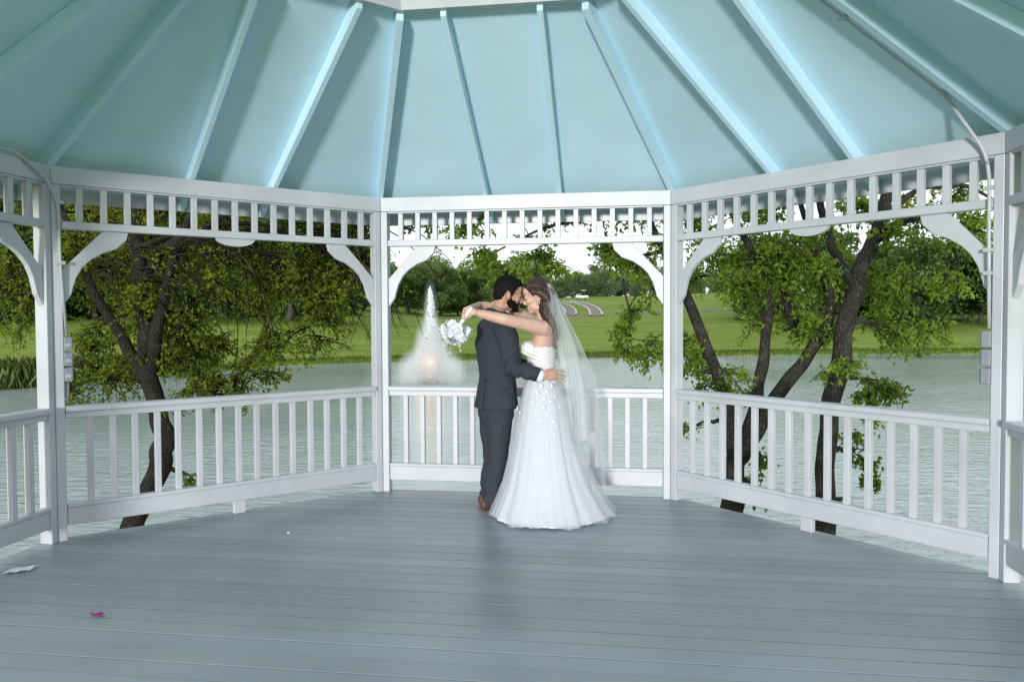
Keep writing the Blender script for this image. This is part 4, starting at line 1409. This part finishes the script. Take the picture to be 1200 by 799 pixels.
# trousers
tr = MB()
tr.loft(secs(G, [(582, 458, .118, .172), (581, 472, .125, .182), (581, 486, .125, .185), (581, 494, .10, .17)], gf, gr), 24)
for hip, knee, ank in gl:
    an = Vector((ank.x, ank.y, .052))
    tr.limb([hip, hip.lerp(knee, .4), knee + gf * .012, knee.lerp(an, .35) - gf * .012, knee.lerp(an, .8), an], [.105, .098, .078, .074, .074, .078])
me = fuse(tr, .006, 4)
displace(me, lambda c: .005 * np.sin(c[:, 2] * 26 + 8 * c[:, 0] + 2 * np.sin(c[:, 1] * 20)) * np.exp(-((c[:, 2] - .42) / .16) ** 2) + .006 * np.sin(c[:, 2] * 60 + 12 * c[:, 0]) * np.exp(-((c[:, 2] - .13) / .06) ** 2) + .002 * np.sin(c[:, 0] * 40))
link('trousers', me, 'suit', groom)
for hip, knee, ank in gl:
    f0 = Vector((ank.x, ank.y, 0))
    sh = MB()
    sh.loft([(f0 + gf * -.075 + Z * .045, gr * .034, Z * .042), (f0 + Z * .048, gr * .040, Z * .046), (f0 + gf * .09 + Z * .038, gr * .046, Z * .036), (f0 + gf * .19 + Z * .026, gr * .036, Z * .024)], 18)
    me = fuse(sh, .006, 2)
    o = link('shoe', me, 'shoe', groom)

# ---------------------------------------------------------------- bride
bf = Vector((-math.cos(R(6)), math.sin(R(6)), 0)); br_ = Vector((-math.sin(R(6)), -math.cos(R(6)), 0))   # br_: her left, towards camera
hb = Head(B(629.5, 347.5, .06), (-math.cos(R(14)), .05, -math.sin(R(14))), 1.05)
body = MB()
hb.skin(body, True)
body.limb([hb.p(-.022, -.03), hb.p(-.03, -.08), B(636, 374, .03), B(637, 386, .02)], [.052, .048, .052, .07])
brow_ = [(637, 379, .055, .085), (637.5, 385, .074, .140), (637, 392, .084, .165), (635.5, 402, .094, .158), (634, 412, .100, .150), (634.5, 424, .094, .136), (635.5, 437, .088, .124), (634.5, 452, .115, .160), (635, 470, .125, .175)]
body.loft(secs(B, brow_, bf, br_), 24)
for s in (-1, 1): body.ell(B(621, 409) + br_ * s * .062, ((.055, 0, 0), (0, .055, 0), (0, 0, .055)))
for s in (-1, 1):
    hp_ = B(635, 470) + br_ * s * .08
    kn, an = Vector((hp_.x, hp_.y, .48)), Vector((hp_.x, hp_.y, .09))
    body.limb([hp_, kn, kn.lerp(an, .4), an, an + bf * .10 - Z * .05], [.085, .055, .048, .034, .028])
BS, BE, BW = B(636, 384.5, -.150), B(592, 374.5, -.27), B(557, 366, -.23)
body.limb([B(639, 388, -.10), BS, BS.lerp(BE, .35), BS.lerp(BE, .75), BE, BE.lerp(BW, .3), BE.lerp(BW, .7), BW], [.058, .058, .052, .045, .042, .040, .033, .026])
BS2, BE2, BW2 = B(635, 383, .170), B(598, 362, .33), B(562, 357.5, .12)
body.limb([B(638, 388, .10), BS2, BS2.lerp(BE2, .5), BE2, BE2.lerp(BW2, .5), BW2, B(550, 362, -.16)], [.056, .055, .046, .041, .038, .028, .026])
# left hand closed round the stem, right hand laid over it
STEM0, STEM1 = B(550.5, 364, -.245), B(538, 382, -.235)
sdn = (STEM1 - STEM0).normalized()
pk = B(548.5, 365, -.232)
body.loft([(BW, Z * .024, Vector((0, .019, 0))), (BW.lerp(pk, .5) + Z * .004, Z * .034, Vector((0, .017, 0))), (pk + Z * .006, Z * .036, Vector((0, .015, 0)))], 16)
for i in range(4):
    k0 = pk + Vector((-.006 - .004 * i, 0, .030 - .019 * i))
    ln = (.062, .070, .066, .054)[i]
    p1 = k0 + Vector((-.80, -.35, -.25)).normalized() * ln * .42
    p2 = p1 + Vector((-.15, -.55, -.9)).normalized() * ln * .38
    p3_ = p2 + Vector((.8, -.1, -.45)).normalized() * ln * .34
    finger(body, [k0 + Vector((.012, 0, 0)), k0, p1, p2, p3_], .0086)
th = BW.lerp(pk, .45) + Vector((0, -.012, -.022))
finger(body, [th, th + Vector((-.016, -.016, -.012)), th + Vector((-.036, -.022, -.020)), th + Vector((-.052, -.018, -.018))], .0098)
rp = B(552, 361, -.13)
for i in range(4):
    k0 = B(550, 361.5, -.165) + Vector((-.004 * i, .0, .012 - .015 * i))
    finger(body, [k0 + Vector((.02, .02, 0)), k0, k0 + Vector((-.028, -.018, -.008)), k0 + Vector((-.040, -.036, -.024))], .0084)
me = fuse(body, .0042, 3)
bride = link('person', me, 'skin_f')
tag(bride, 'brown haired bride in strapless white tulle gown with arms round the groom', 'person')

h_ = MB()
hb.e(h_, -.020, .045, 0, .098, .094, .082)
hb.e(h_, -.062, .010, 0, .058, .088, .074)
hb.e(h_, .034, .088, 0, .046, .032, .060)
hb.e(h_, -.075, -.085, 0, .042, .075, .064)
h_.limb([hb.p(-.070, .01), B(641, 366, .02), B(647, 382, -.02), B(651, 396, -.04), B(652, 408, -.04)], [.070, .062, .055, .042, .015], 1.15)
for s in (-1, 1):
    h_.limb([hb.p(.055, .075, s * .045), hb.p(.020, .045, s * .076), hb.p(-.030, .020, s * .086), hb.p(-.065, -.030, s * .078), hb.p(-.070, -.09, s * .066)], [.012, .024, .030, .034, .026], .7)
me = fuse(h_, .006, 2); displace(me, lambda c: .003 * np.sin(c[:, 0] * 190 + 4 * np.sin(c[:, 2] * 60)) * np.cos(c[:, 1] * 130))
hair = link('hair', me, 'hair_brown', bride)
strands(me, 'hair_strands', 'hair_brown', bride, 500, .020, 3, True)
rng = np.random.default_rng(8)
lk = MB()
for i in range(90):
    s = rng.uniform(-1, 1)
    front = i < 6
    a = hb.p(rng.uniform(-.02, .05) if front else rng.uniform(-.09, -.03), rng.uniform(.05, .11) if front else rng.uniform(-.02, .09), s * .068)
    m_ = hb.p(rng.uniform(-.035, .0) if front else rng.uniform(-.10, -.05), rng.uniform(.0, .02) if front else rng.uniform(-.08, -.03), (1.10 if s > 0 else -1.10) * abs(s) ** .5 * .078)
    e0 = B(rng.uniform(644, 654), rng.uniform(380, 412), -.02) + Vector((.0, -s * .085, 0))
    if front: e0 = B(rng.uniform(634, 644), rng.uniform(365, 386), 0) + Vector((0, -s * .09, 0))
    pts = [a]
    for j in range(1, 8):
        t = j / 7
        p = a * (1 - t) ** 2 + m_ * 2 * t * (1 - t) + e0 * t * t
        pts.append(p + Vector((math.sin(t * 9 + i) * .008 * t, math.cos(t * 8 + i * 2) * .006 * t, 0)))
    kr = .5 if front else .85
    lk.tube(pts, [kr * x for x in (.006, .010, .011, .011, .010, .009, .006, .002)], 7)
lk.build('locks', 'hair_brown', bride)
for s in (-1, 1):
    q = MB(); q.limb([hb.p(.096, .028, s * .014), hb.p(.092, .035, s * .032), hb.p(.074, .028, s * .052)], [.0022, .003, .0018]); q.build('eyebrow', 'hair_brown', bride)
    q = MB(); q.limb([hb.p(.096, .000, s * .018), hb.p(.094, -.003, s * .034), hb.p(.076, .001, s * .050)], [.002, .003, .0018]); q.build('eyelash', 'hair_black', bride)
    q = MB(); q.ell(hb.p(-.006, -.048, s * .082), ((.004, 0, 0), (0, .004, 0), (0, 0, .009)), 8, 6); q.build('earring', 'shirt', bride)
mat('lip', (.52, .20, .18), .4, .5)
q = MB(); hb.e(q, .0885, -.064, 0, .009, .0055, .019); hb.e(q, .0845, -.076, 0, .009, .0065, .016); q.build('lips', 'lip', bride)
q = MB(); dw = (BW - BE).normalized(); cb = BE.lerp(BW, .93); aa = dw.cross(Z).normalized(); bb = dw.cross(aa)
q.tube([cb + (aa * math.cos(R(x)) + bb * math.sin(R(x))) * .0295 for x in range(0, 361, 15)], .0028, 6, caps=False); q.build('bracelet', 'brass', bride)

# bodice: gathered satin
bd = MB()
rows = [(635, 405.5, .100, .162), (634, 412, .109, .159), (634.5, 424, .103, .145), (635.5, 437, .097, .133), (635, 446, .112, .152), (634.5, 454, .124, .168)]
bd.loft(secs(B, rows, bf, br_), 44, dome=False)
for s in (-1, 1): bd.ell(B(620.5, 408.5) + br_ * s * .062, ((.064, 0, 0), (0, .063, 0), (0, 0, .060)))
me = fuse(bd, .0055, 3)
def ruche(c):
    ph = c[:, 2] * 210 + (c[:, 0]) * 95 + 1.2 * np.sin(c[:, 0] * 40 + c[:, 1] * 30)
    return .0032 * np.sin(ph) * (c[:, 2] > 1.12) + .004 * np.sin(c[:, 0] * 70 + c[:, 2] * 60) * np.sin(c[:, 1] * 60 + c[:, 2] * 40) * (c[:, 2] <= 1.12)
displace(me, ruche)
link('bodice', me, 'satin', bride)

def skirt_mesh(name, r_add, hem_wave, seed, nA=300, nV=64, pleat=1.0, hem_z=.012):
    rng = np.random.default_rng(seed)
    ks = [(int(k_), rng.uniform(0, 6.28), rng.uniform(.5, 1)) for k_ in [2, 3, 5, 8, 11, 13, 17, 23, 31]]
    top = B(635, 441); cb_ = Vector((.255, 5.79, 0))
    prof_v = [0, .08, .2, .45, .75, 1.0]
    prof_x = [.108, .138, .166, .215, .295, .405]
    prof_y = [.142, .176, .208, .262, .345, .455]
    vs_ = []
    for i in range(nV + 1):
        v = i / nV
        rx, ry = np.interp(v, prof_v, prof_x) + r_add * min(1, v * 3), np.interp(v, prof_v, prof_y) + r_add * min(1, v * 3)
        c = top.lerp(Vector((cb_.x, cb_.y, hem_z)), v)
        for j in range(nA):
            a = 2 * math.pi * j / nA
            fold = sum(w_ * (3.0 / (2.0 + .18 * k_)) * math.sin(k_ * a + ph + 1.6 * v * math.sin(k_ * 1.7) + .7 * math.sin(3 * a + k_)) for k_, ph, w_ in ks) / 4
            amp = pleat * (.006 + .030 * v ** 1.3)
            rr = 1 + fold * amp / rx
            tail = max(0, math.cos(a + .25)) ** 2 * .09 * v ** 3      # short train behind her
            z = c.z
            if v > .9: z += .6 * hem_wave * (v - .9) * 10 * (.5 + .3 * math.sin(7 * a + seed) + .3 * math.sin(19 * a + 2 * math.sin(5 * a) + seed) * math.sin(31 * a))
            vs_.append((c.x + math.cos(a) * (rx + tail) * rr, c.y + math.sin(a) * ry * rr, max(z, .006)))
    fs = [(i * nA + j, i * nA + (j + 1) % nA, (i + 1) * nA + (j + 1) % nA, (i + 1) * nA + j) for i in range(nV) for j in range(nA)]
    q = MB(); q.add(vs_, fs, True)
    return q
skirt_mesh('skirt', -.022, .02, 3, pleat=1.1).build('skirt_lining', 'tulle_lining', bride)
skirt_mesh('skirt', .004, .03, 14, pleat=1.3, hem_z=.010).build('skirt', 'tulle', bride)
skirt_mesh('skirt', .026, .045, 25, pleat=1.1, hem_z=.016).build('skirt_overlay', 'tulle', bride)
# blossoms sewn on the gown
def blossom(mb, c, nrm, r_, rng, n=6):
    nrm = Vector(nrm).normalized()
    a = nrm.orthogonal().normalized(); b_ = nrm.cross(a)
    for ringi, (m, rr, lift) in enumerate(((n, 1.0, .25), (max(4, n - 1), .62, .6))):
        for i in range(m):
            t = 2 * math.pi * (i + .5 * ringi + rng.uniform(-.15, .15)) / m
            d = a * math.cos(t) + b_ * math.sin(t); s_ = nrm.cross(d)
            l = r_ * rr * rng.uniform(.85, 1.1)
            rows_ = []
            for f_, w_, z_ in ((.0, .10, .0), (.35, .36, .30), (.70, .46, .55), (.93, .30, .85), (1.0, .06, .95)):
                m_ = c + d * l * f_ + nrm * l * lift * z_
                rows_ += [m_ + s_ * l * w_ + nrm * l * .10 * f_, m_ - nrm * l * .05, m_ - s_ * l * w_ + nrm * l * .10 * f_]
            mb.add(rows_, [(3 * i_ + j_, 3 * i_ + 3 + j_, 3 * i_ + 4 + j_, 3 * i_ + 1 + j_) for i_ in range(4) for j_ in range(2)], True)
rr_ = np.random.default_rng(6)
spots = [(607, 480, 1.3), (610, 484, .9), (634, 452, 1), (640, 458, .9), (646, 452, 1), (630, 460, .8), (637, 466, 1), (644, 470, .9), (636, 476, 1), (650, 464, .8), (641, 484, .9), (647, 492, 1), (625, 472, .7), (655, 476, .8), (632, 490, .7), (648, 506, .8), (628, 447, .9), (641, 446, 1), (649, 447, .8)]
for px, py, k_ in spots:
    v = max(0, min(1, (B(0, py).z * -1 + B(0, 441).z) / B(0, 441).z))
    top = B(635, 441)
    cxy = top.lerp(Vector((.255, 5.79, 0)), v)
    rx, ry = np.interp(v, [0, .08, .2, .45], [.108, .138, .166, .215]) + .032, np.interp(v, [0, .08, .2, .45], [.142, .176, .208, .262]) + .032
    cxp = B(px, py, -.2)
    ca = max(-1, min(1, (cxp.x - cxy.x) / rx)); sa = -math.sqrt(1 - ca * ca)
    c = Vector((cxy.x + rx * ca, cxy.y + ry * sa, cxp.z))
    q = MB(); blossom(q, c, Vector((ca, sa, .15)), .0135 * k_, rr_)
    q.build('applique', 'petal_white', bride)

# veil: a short gathered layer over a long sheer one, falling down her back
def veil(name, rows, matn, seed, fold):
    rng = np.random.default_rng(seed)
    nA, nV = 120, 60
    P_ = np.array(rows, float); t = np.linspace(0, 1, len(P_)); vs_ = []
    ph = rng.uniform(0, 6.28, 4)
    for i in range(nV + 1):
        v = i / nV
        cx0, py, rx, ry, sp = [np.interp(v, t, P_[:, k_]) for k_ in range(5)]
        c = B(cx0, py, .06)
        for j in range(nA + 1):
            s = j / nA * 2 - 1
            a = s * R(sp)
            f_ = fold * (.15 + v) * (math.sin(9 * a + ph[0]) + .7 * math.sin(17 * a + ph[1] + v) + .5 * math.sin(29 * a + ph[2]))
            vs_.append((c.x + math.cos(a) * (rx + f_), c.y + math.sin(a) * (ry + f_), max(.012, c.z + (.015 * math.sin(11 * a + ph[3]) if v > .97 else 0))))
    w_ = nA + 1
    fs = [(i * w_ + j, i * w_ + j + 1, (i + 1) * w_ + j + 1, (i + 1) * w_ + j) for i in range(nV) for j in range(nA)]
    q = MB(); q.add(vs_, fs, True); q.build(name, matn, bride)
veil('veil', [(640, 333, .030, .060, 95), (642, 345, .055, .085, 95), (645, 370, .100, .120, 90), (649, 400, .150, .150, 85), (653, 440, .200, .170, 80), (656, 475, .210, .180, 75), (658, 512, .205, .180, 70)], 'veil_near', 4, .012)
veil('veil_layer', [(640, 332, .034, .064, 95), (642, 345, .066, .092, 95), (644, 370, .125, .140, 95), (648, 405, .215, .200, 92), (652, 445, .300, .260, 90), (652, 500, .335, .33, 85), (650, 560, .375, .40, 80), (648, 603, .405, .44, 78)], 'veil_far', 5, .014)
q = MB(); q.tube([hb.p(-.105, .055, s * .055 / 5) for s in range(-5, 6)], .006, 6); q.build('veil_comb', 'shirt', bride)

# ---------------------------------------------------------------- bouquet
bq = empty('bouquet', STEM1)
tag(bq, 'white flower bouquet hanging upside down from the hands behind the groom', 'bouquet')
q = MB(); q.tube([STEM0 - sdn * .03, STEM0, STEM1, STEM1 + sdn * .05], [.013, .014, .015, .018], 12); q.build('stem', 'ribbon', bq)
bc = B(533.5, 389, -.235)
rng = np.random.default_rng(12)
q = MB(); q.ell(bc, ((.082, 0, 0), (0, .072, 0), (0, 0, .058))); q.build('flower_core', 'petal_white', bq)
for i in range(60):
    u = rng.normal(size=3); u /= np.linalg.norm(u)
    if u @ np.array(-sdn) > .75: continue
    c = bc + Vector((u[0] * .100, u[1] * .090, u[2] * .076))
    q = MB(); blossom(q, c, Vector(u) + sdn * .3, rng.uniform(.028, .042), rng, 6)
    q.build('flower', 'petal_white', bq)
for i in range(9):
    u = Vector(rng.normal(size=3)).normalized()
    c = bc + Vector((u.x * .08, u.y * .07, u.z * .06)) + sdn * .03
    e = c + Vector((rng.uniform(-.02, .05), rng.uniform(-.03, .02), -rng.uniform(.05, .10)))
    q = MB(); q.tube([c, c.lerp(e, .5) + Vector((.008, 0, 0)), e], .0016, 5); q.ell(e, ((.007, 0, 0), (0, .007, 0), (0, 0, .007)), 8, 6); q.build('spray', 'petal_white', bq)
